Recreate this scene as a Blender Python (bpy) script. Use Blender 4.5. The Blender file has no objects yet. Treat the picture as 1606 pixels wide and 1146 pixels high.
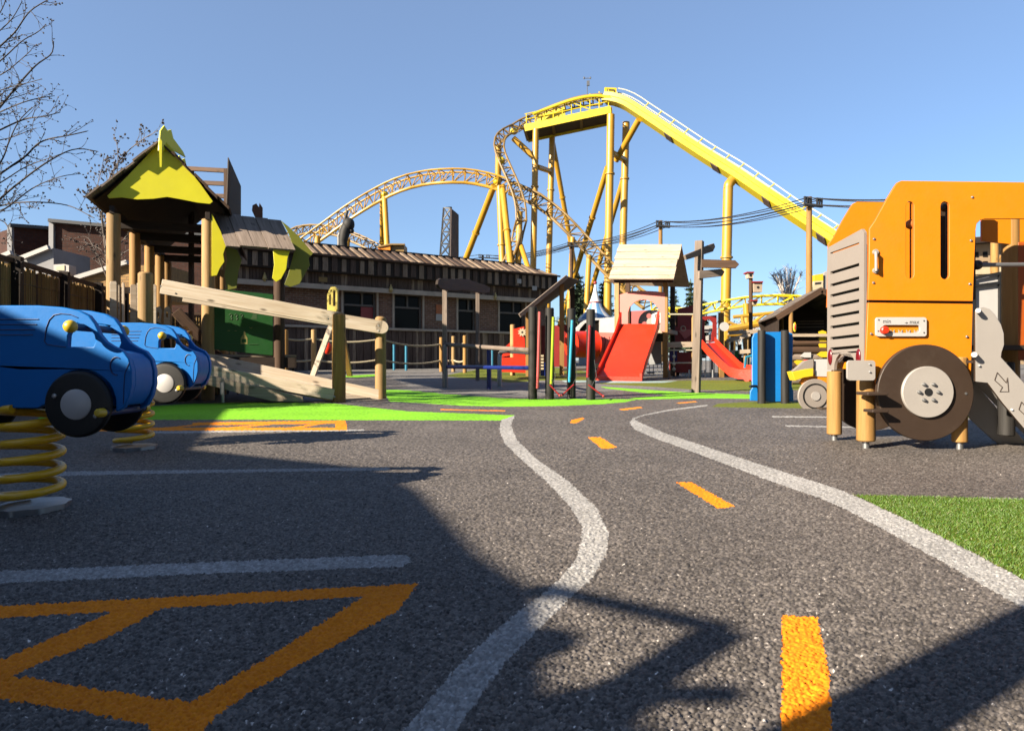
import bpy, bmesh, math, random
import numpy as np
from mathutils import Vector, Matrix
from mathutils.geometry import tessellate_polygon
R = math.radians
rnd = random.Random(7)
scene = bpy.context.scene
col = scene.collection
F = 1070.7; CX = 803.0; CY = 573.0; H = 0.70; S = 0.0224      # focal length (px), principal point, eye height, slope of the site

def gz(y): return S * y
def P(px, py, Y): return Vector(((px - CX) / F * Y, Y, H + (CY - py) / F * Y))
def G(px, py):
    Y = H / (S + (py - CY) / F)
    return Vector(((px - CX) / F * Y, Y, S * Y))
def GY(px, Y): return Vector(((px - CX) / F * Y, Y, S * Y))
def V(*a): return Vector(a)

# ------------------------------------------------------------------ mesh builder
class MB:
    def __init__(s): s.v = []; s.f = []; s.uv = []; s.m = []
    def add(s, verts, faces, uvs, mi=0):
        b = len(s.v); s.v += [tuple(v) for v in verts]
        for f, u in zip(faces, uvs):
            s.f.append([b + i for i in f]); s.uv.append(u); s.m.append(mi)
        return s
    def hexa(s, c, L, A, B, mi=0):
        """c centre, L/A/B half-vectors; u of the uv runs along L"""
        c = Vector(c); L = Vector(L); A = Vector(A); B = Vector(B)
        p = [c + i * L + j * A + k * B for i in (-1, 1) for j in (-1, 1) for k in (-1, 1)]
        l = L.length * 2; a = A.length * 2; b = B.length * 2
        o = (rnd.random() * 9, rnd.random() * 9)
        fs = [(0, 4, 6, 2), (1, 3, 7, 5), (0, 1, 5, 4), (2, 6, 7, 3), (0, 2, 3, 1), (4, 5, 7, 6)]
        def q(w, h, fl=False):
            r = [(0, 0), (w, 0), (w, h), (0, h)]
            if fl: r = [(0, 0), (0, h), (w, h), (w, 0)]
            return [(x + o[0], y + o[1]) for x, y in r]
        us = [q(l, a), q(l, a, True), q(l, b, True), q(l, b), q(b, a, True), q(b, a)]
        return s.add(p, fs, us, mi)
    def box(s, c, sz, rot=None, mi=0):
        M = rot or Matrix.Identity(3)
        ax = [M @ Vector((sz[0] / 2, 0, 0)), M @ Vector((0, sz[1] / 2, 0)), M @ Vector((0, 0, sz[2] / 2))]
        i = max(range(3), key=lambda k: sz[k])
        o = [k for k in range(3) if k != i]
        return s.hexa(c, ax[i], ax[o[0]], ax[o[1]], mi)
    def beam(s, p0, p1, w, h, up=(0, 0, 1), mi=0):
        p0 = Vector(p0); p1 = Vector(p1); d = p1 - p0
        a = d.cross(Vector(up))
        if a.length < 1e-6: a = d.cross(Vector((0, 1, 0)))
        a.normalize(); b = a.cross(d).normalized()
        return s.hexa((p0 + p1) / 2, d / 2, a * w / 2, b * h / 2, mi)
    def tube(s, pts, r, n=8, mi=0, cap=True, dome=False):
        pts = [Vector(p) for p in pts]; N = len(pts)
        rs = list(r) if isinstance(r, (list, tuple)) else [r] * N
        vs = []; L = [0]
        for i in range(1, N): L.append(L[-1] + (pts[i] - pts[i - 1]).length)
        prev = None; o = (rnd.random() * 9, rnd.random() * 9)
        for i in range(N):
            t = (pts[min(i + 1, N - 1)] - pts[max(i - 1, 0)])
            t = t.normalized() if t.length > 1e-9 else Vector((0, 0, 1))
            if prev is None:
                a = t.cross(Vector((0, 0, 1)))
                if a.length < 1e-3: a = t.cross(Vector((0, 1, 0)))
            else:
                a = prev - t * prev.dot(t)
            a.normalize(); prev = a; b = t.cross(a)
            for k in range(n):
                an = 2 * math.pi * k / n
                vs.append(pts[i] + (a * math.cos(an) + b * math.sin(an)) * rs[i])
        fs = []; us = []
        circ = 2 * math.pi * max(rs)
        for i in range(N - 1):
            for k in range(n):
                k2 = (k + 1) % n
                fs.append((i * n + k, i * n + k2, (i + 1) * n + k2, (i + 1) * n + k))
                u0, u1 = L[i] + o[0], L[i + 1] + o[0]; v0, v1 = circ * k / n + o[1], circ * (k + 1) / n + o[1]
                us.append([(u0, v0), (u0, v1), (u1, v1), (u1, v0)])
        if cap:
            for base, rev in ((0, True), ((N - 1) * n, False)):
                f = list(range(base, base + n))
                if rev: f.reverse()
                fs.append(f); us.append([(o[0] + .02 * math.cos(6.283 * k / n), o[1] + .02 * math.sin(6.283 * k / n)) for k in range(n)])
        return s.add(vs, fs, us, mi)
    def log(s, p0, p1, r, n=16, mi=0, ch=.15):
        """round timber with chamfered ends"""
        p0 = Vector(p0); p1 = Vector(p1); d = (p1 - p0).normalized(); c = r * ch
        m = p0.lerp(p1, .5)
        return s.tube([p0, p0 + d * c, m, p1 - d * c, p1], [r - c, r, r * .985, r * .97, r * .97 - c], n, mi)
    def prism(s, poly, o, ux, uy, depth, holes=(), mi=0, side_mi=None):
        o = Vector(o); ux = Vector(ux); uy = Vector(uy); nrm = ux.cross(uy).normalized() * depth
        loops = [list(poly)] + [list(h) for h in holes]
        flat = [p for l in loops for p in l]
        tris = tessellate_polygon([[Vector((p[0], p[1], 0)) for p in l] for l in loops])
        n = len(flat)
        A = [o + ux * p[0] + uy * p[1] for p in flat]
        vs = A + [a + nrm for a in A]
        off = (rnd.random() * 5, rnd.random() * 5)
        fu = [(p[0] + off[0], p[1] + off[1]) for p in flat]
        fs = []; us = []
        for t in tris:
            fs.append(tuple(t)); us.append([fu[i] for i in t])
            t2 = tuple(reversed(t)); fs.append(tuple(i + n for i in t2)); us.append([fu[i] for i in t2])
        s.add(vs, fs, us, mi)
        fs = []; us = []; b = 0
        for l in loops:
            m = len(l); L = 0
            for i in range(m):
                j = (i + 1) % m
                dl = math.hypot(l[i][0] - l[j][0], l[i][1] - l[j][1])
                fs.append((b + i, b + j, b + j + n, b + i + n))
                us.append([(L, 0), (L + dl, 0), (L + dl, abs(depth)), (L, abs(depth))]); L += dl
            b += m
        return s.add(vs, fs, us, mi if side_mi is None else side_mi)
    def panel(s, pxpoly, Y, depth, holes=(), mi=0, side_mi=None):
        """upright panel at distance Y, outline measured in the photograph; depth goes away from the viewer"""
        t = lambda l: [((a - CX) / F * Y, H + (CY - b) / F * Y) for a, b in l]
        return s.prism(t(pxpoly), (0, Y, 0), (1, 0, 0), (0, 0, 1), -depth, [t(h) for h in holes], mi, side_mi)
    def lathe(s, prof, c, ax=(0, 0, 1), n=24, mi=0, cap=True):
        ax = Vector(ax).normalized(); a = ax.cross(Vector((0.3, 1, 0.1)))
        a.normalize(); b = ax.cross(a); c = Vector(c)
        vs = []
        for r, z in prof:
            for k in range(n):
                an = 2 * math.pi * k / n
                vs.append(c + ax * z + (a * math.cos(an) + b * math.sin(an)) * r)
        fs = []; us = []
        for i in range(len(prof) - 1):
            for k in range(n):
                k2 = (k + 1) % n
                fs.append((i * n + k, i * n + k2, (i + 1) * n + k2, (i + 1) * n + k))
                us.append([(k / n, i), ((k + 1) / n, i), ((k + 1) / n, i + 1), (k / n, i + 1)])
        for base in (0, (len(prof) - 1) * n):
            if cap and prof[base // n][0] > 1e-4:
                fs.append(list(range(base, base + n))); us.append([(0, 0)] * n)
        return s.add(vs, fs, us, mi)
    def disc(s, c, r, d, ax=(0, -1, 0), n=40, mi=0, ch=.0):
        """solid disc whose front face centre is c, facing ax, with thickness d behind it"""
        return s.lathe([(0, 0), (r - ch, 0), (r, -ch), (r, -d), (0, -d)] if ch else [(0, 0), (r, 0), (r, -d), (0, -d)], c, ax, n, mi)
    def ball(s, c, r, n=16, mi=0, sc=(1, 1, 1)):
        c = Vector(c); m = n // 2; vs = []; fs = []; us = []
        for i in range(m + 1):
            th = math.pi * i / m
            for k in range(n):
                ph = 2 * math.pi * k / n
                vs.append(c + Vector((math.sin(th) * math.cos(ph) * sc[0], math.sin(th) * math.sin(ph) * sc[1], math.cos(th) * sc[2])) * r)
        for i in range(m):
            for k in range(n):
                k2 = (k + 1) % n
                fs.append((i * n + k, (i + 1) * n + k, (i + 1) * n + k2, i * n + k2)); us.append([(0, 0)] * 4)
        return s.add(vs, fs, us, mi)
    def quad(s, p, mi=0):
        p = [Vector(x) for x in p]
        w = (p[1] - p[0]).length; h = (p[-1] - p[0]).length
        return s.add(p, [tuple(range(len(p)))], [[(0, 0), (w, 0), (w, h), (0, h)][:len(p)]], mi)
    def build(s, name, mats, parent=None, loc=None, bevel=0, smooth=True, recalc=True):
        off = Vector(loc) if loc is not None else (Vector(parent['_o']) if parent is not None and '_o' in parent else Vector((0, 0, 0)))
        me = bpy.data.meshes.new(name)
        me.from_pydata([(x - off.x, y - off.y, z - off.z) for x, y, z in s.v], [], s.f)
        ul = me.uv_layers.new(name='UVMap')
        flat = [c for u in s.uv for p in u for c in p]
        ul.data.foreach_set('uv', flat)
        ms = mats if isinstance(mats, (list, tuple)) else [mats]
        for m in ms: me.materials.append(m)
        me.polygons.foreach_set('material_index', s.m)
        if recalc:
            bm = bmesh.new(); bm.from_mesh(me)
            bmesh.ops.remove_doubles(bm, verts=bm.verts, dist=1e-5)
            bmesh.ops.recalc_face_normals(bm, faces=bm.faces); bm.to_mesh(me); bm.free()
        if smooth:
            me.polygons.foreach_set('use_smooth', [True] * len(me.polygons))
            me.set_sharp_from_angle(angle=R(38))
        me.update()
        o = bpy.data.objects.new(name, me); col.objects.link(o)
        if parent is not None:
            o.parent = parent
            if '_o' in parent: o['_o'] = parent['_o']
        elif loc is not None: o.location = off; o['_o'] = tuple(off)
        if bevel:
            b = o.modifiers.new('bevel', 'BEVEL'); b.width = bevel; b.segments = 2; b.limit_method = 'ANGLE'; b.angle_limit = R(40)
            b.harden_normals = False
        return o

def tag(o, label, cat, group=None):
    o['label'] = label; o['category'] = cat
    if group: o['group'] = group
    return o
def thing(name, label, cat, loc, group=None):
    o = bpy.data.objects.new(name, None); col.objects.link(o); o.empty_display_size = .2
    o.location = loc; o['_o'] = tuple(loc)
    return tag(o, label, cat, group)
def struct(o): o['kind'] = 'structure'; return o
def stuff(o): o['kind'] = 'stuff'; return o
def copy_tree(o, loc=None, label=None, rz=0):
    c = o.copy(); col.objects.link(c)
    if loc is not None: c.location = loc; c.rotation_euler.z = rz
    if label: c['label'] = label
    for ch in list(o.children):
        d = copy_tree(ch); d.parent = c
    return c

# ------------------------------------------------------------------ materials
def _new(name):
    m = bpy.data.materials.new(name); m.use_nodes = True
    nt = m.node_tree; b = nt.nodes['Principled BSDF']
    return m, nt, b
def N(nt, t, **kw):
    n = nt.nodes.new(t)
    for k, v in kw.items(): setattr(n, k, v)
    return n
def ramp(nt, fac, stops):
    r = N(nt, 'ShaderNodeValToRGB'); e = r.color_ramp.elements
    while len(e) < len(stops): e.new(.5)
    for x, (p, c) in zip(e, stops): x.position = p; x.color = (*c, 1) if len(c) == 3 else c
    nt.links.new(fac, r.inputs[0]); return r.outputs[0]
def mixc(nt, fac, a, b, mode='MIX'):
    m = N(nt, 'ShaderNodeMix'); m.data_type = 'RGBA'; m.blend_type = mode
    for i, x in ((0, fac), (6, a), (7, b)):
        if hasattr(x, 'node'): nt.links.new(x, m.inputs[i])
        elif i == 0: m.inputs[0].default_value = x
        else: m.inputs[i].default_value = (*x, 1)
    return m.outputs[2]
def noise(nt, vec, scale, detail=4, rough=.55):
    n = N(nt, 'ShaderNodeTexNoise'); n.inputs['Scale'].default_value = scale
    n.inputs['Detail'].default_value = detail; n.inputs['Roughness'].default_value = rough
    if vec is not None: nt.links.new(vec, n.inputs['Vector'])
    return n.outputs[0]
def bumpn(nt, b, h, strength, dist):
    n = N(nt, 'ShaderNodeBump'); n.inputs['Strength'].default_value = strength; n.inputs['Distance'].default_value = dist
    nt.links.new(h, n.inputs['Height']); nt.links.new(n.outputs[0], b.inputs['Normal'])
K = .475
def sc(c, k): return tuple(min(.92, x * k) for x in c)
def plain(name, c, rough=.45, var=.12, scale=6, metal=0, bump=0.15, spec=.5, dirt=.0):
    """painted or moulded surface: a little mottling, uneven gloss and fine texture"""
    m, nt, b = _new(name); tc = N(nt, 'ShaderNodeTexCoord').outputs['Object']
    c = sc(c, K); n1 = noise(nt, tc, scale, 6, .62)
    c1 = ramp(nt, n1, [(.3, sc(c, 1 - var)), (.7, sc(c, 1 + var * .6))])
    if dirt:
        n3 = noise(nt, tc, scale * .45, 8, .7)
        f = ramp(nt, n3, [(.52, (0, 0, 0)), (.72, (dirt, dirt, dirt))])
        c1 = mixc(nt, f, c1, (.10, .085, .065))
    nt.links.new(c1, b.inputs['Base Color'])
    n2 = noise(nt, tc, scale * 7, 3)
    mr = N(nt, 'ShaderNodeMapRange'); mr.inputs['To Min'].default_value = max(.05, rough - .1); mr.inputs['To Max'].default_value = min(1, rough + .12)
    nt.links.new(n2, mr.inputs[0]); nt.links.new(mr.outputs[0], b.inputs['Roughness'])
    b.inputs['Metallic'].default_value = metal
    b.inputs['Specular IOR Level'].default_value = spec
    if bump: bumpn(nt, b, noise(nt, tc, scale * 25, 2), bump, .002)
    return m
def wood(name, ca, cb, rough=.75, knots=.7, sx=2.2, sy=38, grey=None):
    ca = sc(ca, K); cb = sc(cb, K); m, nt, b = _new(name); uv = N(nt, 'ShaderNodeUVMap').outputs[0]
    oi = N(nt, 'ShaderNodeObjectInfo')
    def mp(x, y):
        k = N(nt, 'ShaderNodeMapping'); k.inputs['Scale'].default_value = (x, y, 1)
        nt.links.new(uv, k.inputs[0]); return k.outputs[0]
    wv = mp(sx, sy); g = noise(nt, wv, 1.0, 6, .6)
    g2 = noise(nt, mp(sx * .35, sy * .12), 1.0, 3)
    c = ramp(nt, g, [(.3, ca), (.68, cb)])
    c = mixc(nt, ramp(nt, g2, [(.35, (0, 0, 0)), (.7, (.55, .55, .55))]), c, sc(ca, .72))
    if grey: c = mixc(nt, ramp(nt, noise(nt, mp(.9, 3), 1.0, 4), [(.42, (0, 0, 0)), (.62, (.8, .8, .8))]), c, grey)
    if knots:
        vo = N(nt, 'ShaderNodeTexVoronoi'); vo.inputs['Scale'].default_value = 1.0; vo.feature = 'F1'
        nt.links.new(mp(3.2, 9.0), vo.inputs['Vector'])
        kf = ramp(nt, vo.outputs['Distance'], [(.08, (knots,) * 3), (.20, (0, 0, 0))])
        c = mixc(nt, kf, c, sc(ca, .25))
    br = N(nt, 'ShaderNodeMapRange'); br.inputs['To Min'].default_value = .82; br.inputs['To Max'].default_value = 1.12
    nt.links.new(oi.outputs['Random'], br.inputs[0])
    mm = N(nt, 'ShaderNodeVectorMath', operation='SCALE'); nt.links.new(c, mm.inputs[0]); nt.links.new(br.outputs[0], mm.inputs['Scale'])
    nt.links.new(mm.outputs[0], b.inputs['Base Color'])
    b.inputs['Roughness'].default_value = rough; b.inputs['Specular IOR Level'].default_value = .25
    bumpn(nt, b, g, .5, .004)
    return m
def bricks(name, c1, c2, mortar, sx=.215, sy=.075):
    c1 = sc(c1, K); c2 = sc(c2, K); mortar = sc(mortar, K); m, nt, b = _new(name); uv = N(nt, 'ShaderNodeUVMap').outputs[0]
    br = N(nt, 'ShaderNodeTexBrick'); nt.links.new(uv, br.inputs['Vector'])
    br.inputs['Color1'].default_value = (*c1, 1); br.inputs['Color2'].default_value = (*c2, 1); br.inputs['Mortar'].default_value = (*mortar, 1)
    br.inputs['Scale'].default_value = 1; br.inputs['Brick Width'].default_value = sx; br.inputs['Row Height'].default_value = sy
    br.inputs['Mortar Size'].default_value = .009; br.inputs['Bias'].default_value = -.2
    c = mixc(nt, ramp(nt, noise(nt, uv, 7, 6), [(.35, (.0,) * 3), (.75, (.6,) * 3)]), br.outputs[0], sc(c1, .45))
    nt.links.new(c, b.inputs['Base Color']); b.inputs['Roughness'].default_value = .9
    b.inputs['Specular IOR Level'].default_value = .2
    iv = N(nt, 'ShaderNodeMath', operation='SUBTRACT'); iv.inputs[0].default_value = 1; nt.links.new(br.outputs['Fac'], iv.inputs[1])
    bumpn(nt, b, iv.outputs[0], .6, .008); return m
def glass(name, c=(.008, .007, .006)):
    m, nt, b = _new(name); b.inputs['Base Color'].default_value = (*c, 1); b.inputs['Roughness'].default_value = .08
    b.inputs['Specular IOR Level'].default_value = .05; return m
def grain_mat(name, lo, hi, sparkle=None, rough=.85, gl=.25):
    """granule surfacing; the attribute 'grain' is the shade of each granule"""
    lo = sc(lo, K); hi = sc(hi, K); sparkle = sc(sparkle, K) if sparkle else None
    m, nt, b = _new(name); a = N(nt, 'ShaderNodeAttribute'); a.attribute_name = 'grain'
    st = [(.0, lo), (.55, tuple((x + y) / 2 for x, y in zip(lo, hi))), (.93, hi)]
    if sparkle: st[2] = (.90, hi); st.append((.975, sparkle))
    c = ramp(nt, a.outputs['Fac'], st)
    tc = N(nt, 'ShaderNodeTexCoord').outputs['Object']
    wear = ramp(nt, noise(nt, tc, 1.1, 5, .6), [(.35, (.82,) * 3), (.68, (1.12,) * 3)])
    c = mixc(nt, 1.0, c, wear, 'MULTIPLY')
    nt.links.new(c, b.inputs['Base Color']); b.inputs['Roughness'].default_value = rough
    b.inputs['Specular IOR Level'].default_value = gl
    return m

M = {}
M['rubber'] = grain_mat('rubber crumb', (.024, .0205, .0182), (.305, .268, .242), (1.3, 1.2, 1.1), .65, .3)
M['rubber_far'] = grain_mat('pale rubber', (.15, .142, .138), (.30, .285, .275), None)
M['line'] = grain_mat('white granules', (.27, .26, .25), (.66, .645, .63), (.9, .88, .86))
M['amber'] = grain_mat('amber granules', (1.1, .29, .003), (1.4, .43, .006), None)
M['lime'] = grain_mat('lime granules', (.22, .62, .012), (.34, .86, .03), None)
M['turf'] = grain_mat('turf backing', (.12, .15, .006), (.22, .26, .012), None)
M['pad'] = grain_mat('pale blue pad', (.35, .5, .5), (.6, .75, .75), None)
M['soil'] = plain('field', (.07, .08, .03), .95, .3, .3)
M['pine'] = wood('pale sawn pine', (.70, .54, .37), (1.0, .88, .72), .7, .9)
M['post'] = wood('honey round timber', (.36, .185, .050), (.54, .31, .095), .7, .8)
M['post2'] = wood('pale round timber', (.42, .25, .095), (.60, .395, .175), .7, .8)
M['greywood'] = wood('weathered board', (.21, .16, .125), (.42, .335, .275), .85, .6)
M['palewood'] = wood('bleached board', (.46, .35, .245), (.70, .585, .45), .8, .7)
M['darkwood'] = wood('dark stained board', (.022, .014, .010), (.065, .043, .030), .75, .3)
M['brownwood'] = wood('brown stained board', (.07, .036, .020), (.15, .085, .05), .8, .5)
M['batten'] = wood('weathered batten', (.20, .13, .085), (.54, .41, .30), .85, .4)
M['clad'] = wood('cladding board', (.075, .045, .032), (.20, .135, .105), .85, .4)
M['black_post'] = wood('black stained post', (.014, .013, .013), (.05, .046, .042), .65, .2)
M['bamboo'] = wood('reed', (.27, .16, .05), (.55, .36, .13), .75, .0, 1.5, 60)
M['blue'] = plain('blue moulded plastic', (.001, .205, .68), .45, .08, 5, spec=.2, bump=.1, dirt=.10)
M['blue_dark'] = plain('blue groove', (.004, .030, .15), .5)
M['blueboard'] = plain('bright blue board', (.003, .23, .70), .45, .08, 3, dirt=.1)
M['tyre'] = plain('black board', (.010, .010, .010), .5, .2, 9, spec=.3, dirt=.12)
M['white'] = plain('white plastic', (.62, .605, .59), .4, .05, 5, dirt=.10)
M['pearl'] = plain('light grey plastic', (.44, .41, .38), .45, .05, 5, dirt=.12)
M['spring'] = plain('yellow sprung steel', (1.25, .70, .012), .35, .15, 9, dirt=.25)
M['yellow'] = plain('yellow plastic', (.82, .56, .02), .4, .06, 5)
M['zinc'] = plain('galvanised steel', (.55, .56, .57), .38, .15, 14, metal=.85)
M['steel'] = plain('grey steel pipe', (.30, .31, .32), .4, .1, 8, metal=.6)
M['orange'] = plain('orange board', (.90, .275, .0035), .5, .05, 2.5, spec=.35, dirt=.10, bump=.3)
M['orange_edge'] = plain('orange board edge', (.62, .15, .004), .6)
M['taupe'] = plain('taupe board', (.32, .278, .245), .55, .05, 4, dirt=.12)
M['choc'] = plain('chocolate board', (.052, .032, .021), .55, .1, 5, dirt=.15, spec=.3)
M['red'] = plain('red plastic', (.88, .036, .007), .38, .06, 4, dirt=.06)
M['pink'] = plain('faded red board', (.70, .17, .13), .5, .08, 4, dirt=.1)
M['deepred'] = plain('deep red board', (.33, .018, .014), .5, .1, 4)
M['lens'] = plain('dark red lens', (.16, .006, .012), .25)
M['limeboard'] = plain('lime board', (1.0, .93, .006), .5, .06, 3, dirt=.1)
M['leafboard'] = plain('yellow leaf board', (.95, .86, .006), .5, .06, 3, dirt=.08)
M['olive'] = plain('olive leaf board', (.22, .235, .006), .55, .06, 3, dirt=.1)
M['greenboard'] = plain('green shop board', (.004, .11, .008), .5, .08, 3)
M['gold'] = plain('pale gold print', (.42, .36, .11), .6)
M['greenprint'] = plain('faint print', (.05, .13, .03), .6)
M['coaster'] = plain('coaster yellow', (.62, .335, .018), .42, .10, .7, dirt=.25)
M['coaster_bright'] = plain('fresh yellow', (.86, .66, .012), .42, .06, .5, dirt=.06)  # brighter yellow for the lift hill, platform and right-hand track
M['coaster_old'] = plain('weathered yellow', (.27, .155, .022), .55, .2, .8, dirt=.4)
M['railwhite'] = plain('galvanised rail', (.74, .70, .50), .4, .1)
M['black'] = plain('black iron', (.012, .012, .013), .5, .2)
M['wire'] = plain('black cable', (.010, .011, .014), .6, .1)
M['rust'] = plain('brown sheet', (.085, .047, .036), .75, .3, 1.5)
M['brick'] = bricks('red brown brick', (.30, .155, .10), (.17, .082, .056), (.34, .29, .24))
M['brick_dark'] = bricks('dark brick', (.105, .040, .026), (.060, .024, .018), (.06, .045, .04))
M['render'] = plain('grey render', (.30, .30, .31), .85, .15, 2)
M['lead'] = plain('dark grey coping', (.05, .055, .06), .6)
M['trim'] = plain('pale timber trim', (.52, .43, .34), .8, .2, 3)
M['glass'] = glass('dark window glass')
M['frame'] = plain('brown window frame', (.13, .105, .085), .6, .15)
M['rope'] = plain('pale rope', (.50, .42, .28), .9, .15, 30, bump=.6)
M['tealpole'] = plain('blue steel', (.02, .22, .36), .4)
M['navy'] = plain('navy steel', (.006, .022, .19), .35)
M['chime_pink'] = plain('pink chime', (.62, .12, .12), .3)
M['chime_lime'] = plain('lime chime', (.42, .55, .02), .3)
M['chime_cyan'] = plain('cyan chime', (.04, .42, .66), .3)
M['chime_red'] = plain('red chime', (.36, .018, .022), .3)
M['bark'] = plain('bark', (.060, .046, .042), .9, .3, 12)
M['birch'] = plain('silver bark', (.20, .165, .14), .9, .3, 12)
M['bud'] = plain('bud', (.045, .028, .024), .8, .3)
M['needle'] = plain('conifer needles', (.035, .075, .03), .8, .4, 3)
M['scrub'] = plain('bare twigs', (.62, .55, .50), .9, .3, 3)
M['shingle'] = wood('grey shingle', (.12, .095, .08), (.27, .225, .19), .9, .2)
M['cream'] = plain('cream paint', (.62, .52, .34), .7, .1)
M['carousel'] = plain('carousel white', (.80, .80, .80), .5, .05)
M['carousel_blue'] = plain('carousel blue', (.12, .30, .58), .5)
M['brass'] = plain('brass lamp', (.70, .50, .18), .4, .1, 8, metal=.4)
M['tan'] = plain('sand render', (.42, .30, .18), .85, .15, 1)
# ------------------------------------------------------------------ camera, sun, sky
cam = bpy.data.cameras.new('camera'); co = bpy.data.objects.new('camera', cam); col.objects.link(co)
co.location = (0, 0, H); co.rotation_euler = (R(90), 0, 0)
cam.lens = 24; cam.sensor_width = 36; cam.sensor_fit = 'HORIZONTAL'; cam.clip_start = .02; cam.clip_end = 3000
cam.dof.use_dof = True; cam.dof.focus_distance = 3.6; cam.dof.aperture_fstop = 8.0
scene.camera = co
EL = R(26); LX, LY = .832, .555                          # light travels towards +x, +y
sun = bpy.data.lights.new('sun', 'SUN'); sun.energy = 5.0; sun.angle = R(.5); sun.color = (1, .87, .69)
so = bpy.data.objects.new('sun', sun); col.objects.link(so)
so.rotation_euler = Vector((LX * math.cos(EL), LY * math.cos(EL), -math.sin(EL))).to_track_quat('-Z', 'Y').to_euler()
w = bpy.data.worlds.new('World'); scene.world = w; w.use_nodes = True
nt = w.node_tree; bg = nt.nodes['Background']
sky = nt.nodes.new('ShaderNodeTexSky'); sky.sky_type = 'NISHITA'; sky.sun_disc = False
sky.sun_elevation = EL; sky.sun_rotation = math.atan2(-LX, -LY); sky.altitude = 50; sky.air_density = 1.0; sky.dust_density = .6; sky.ozone_density = 8.0
tint = nt.nodes.new('ShaderNodeMix'); tint.data_type = 'RGBA'; tint.blend_type = 'MULTIPLY'; tint.inputs[0].default_value = 1; tint.inputs[7].default_value = (.82, .74, .66, 1)
nt.links.new(sky.outputs[0], tint.inputs[6]); veil = nt.nodes.new('ShaderNodeMix'); veil.data_type = 'RGBA'; veil.blend_type = 'ADD'; veil.inputs[0].default_value = 1; veil.inputs[7].default_value = (.66, .82, 1.14, 1)   # even thin haze
nt.links.new(tint.outputs[2], veil.inputs[6]); nt.links.new(veil.outputs[2], bg.inputs[0]); bg.inputs[1].default_value = .051
scene.view_settings.view_transform = 'Standard'; scene.view_settings.look = 'None'
scene.view_settings.exposure = 2.07; scene.view_settings.gamma = 1

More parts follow.
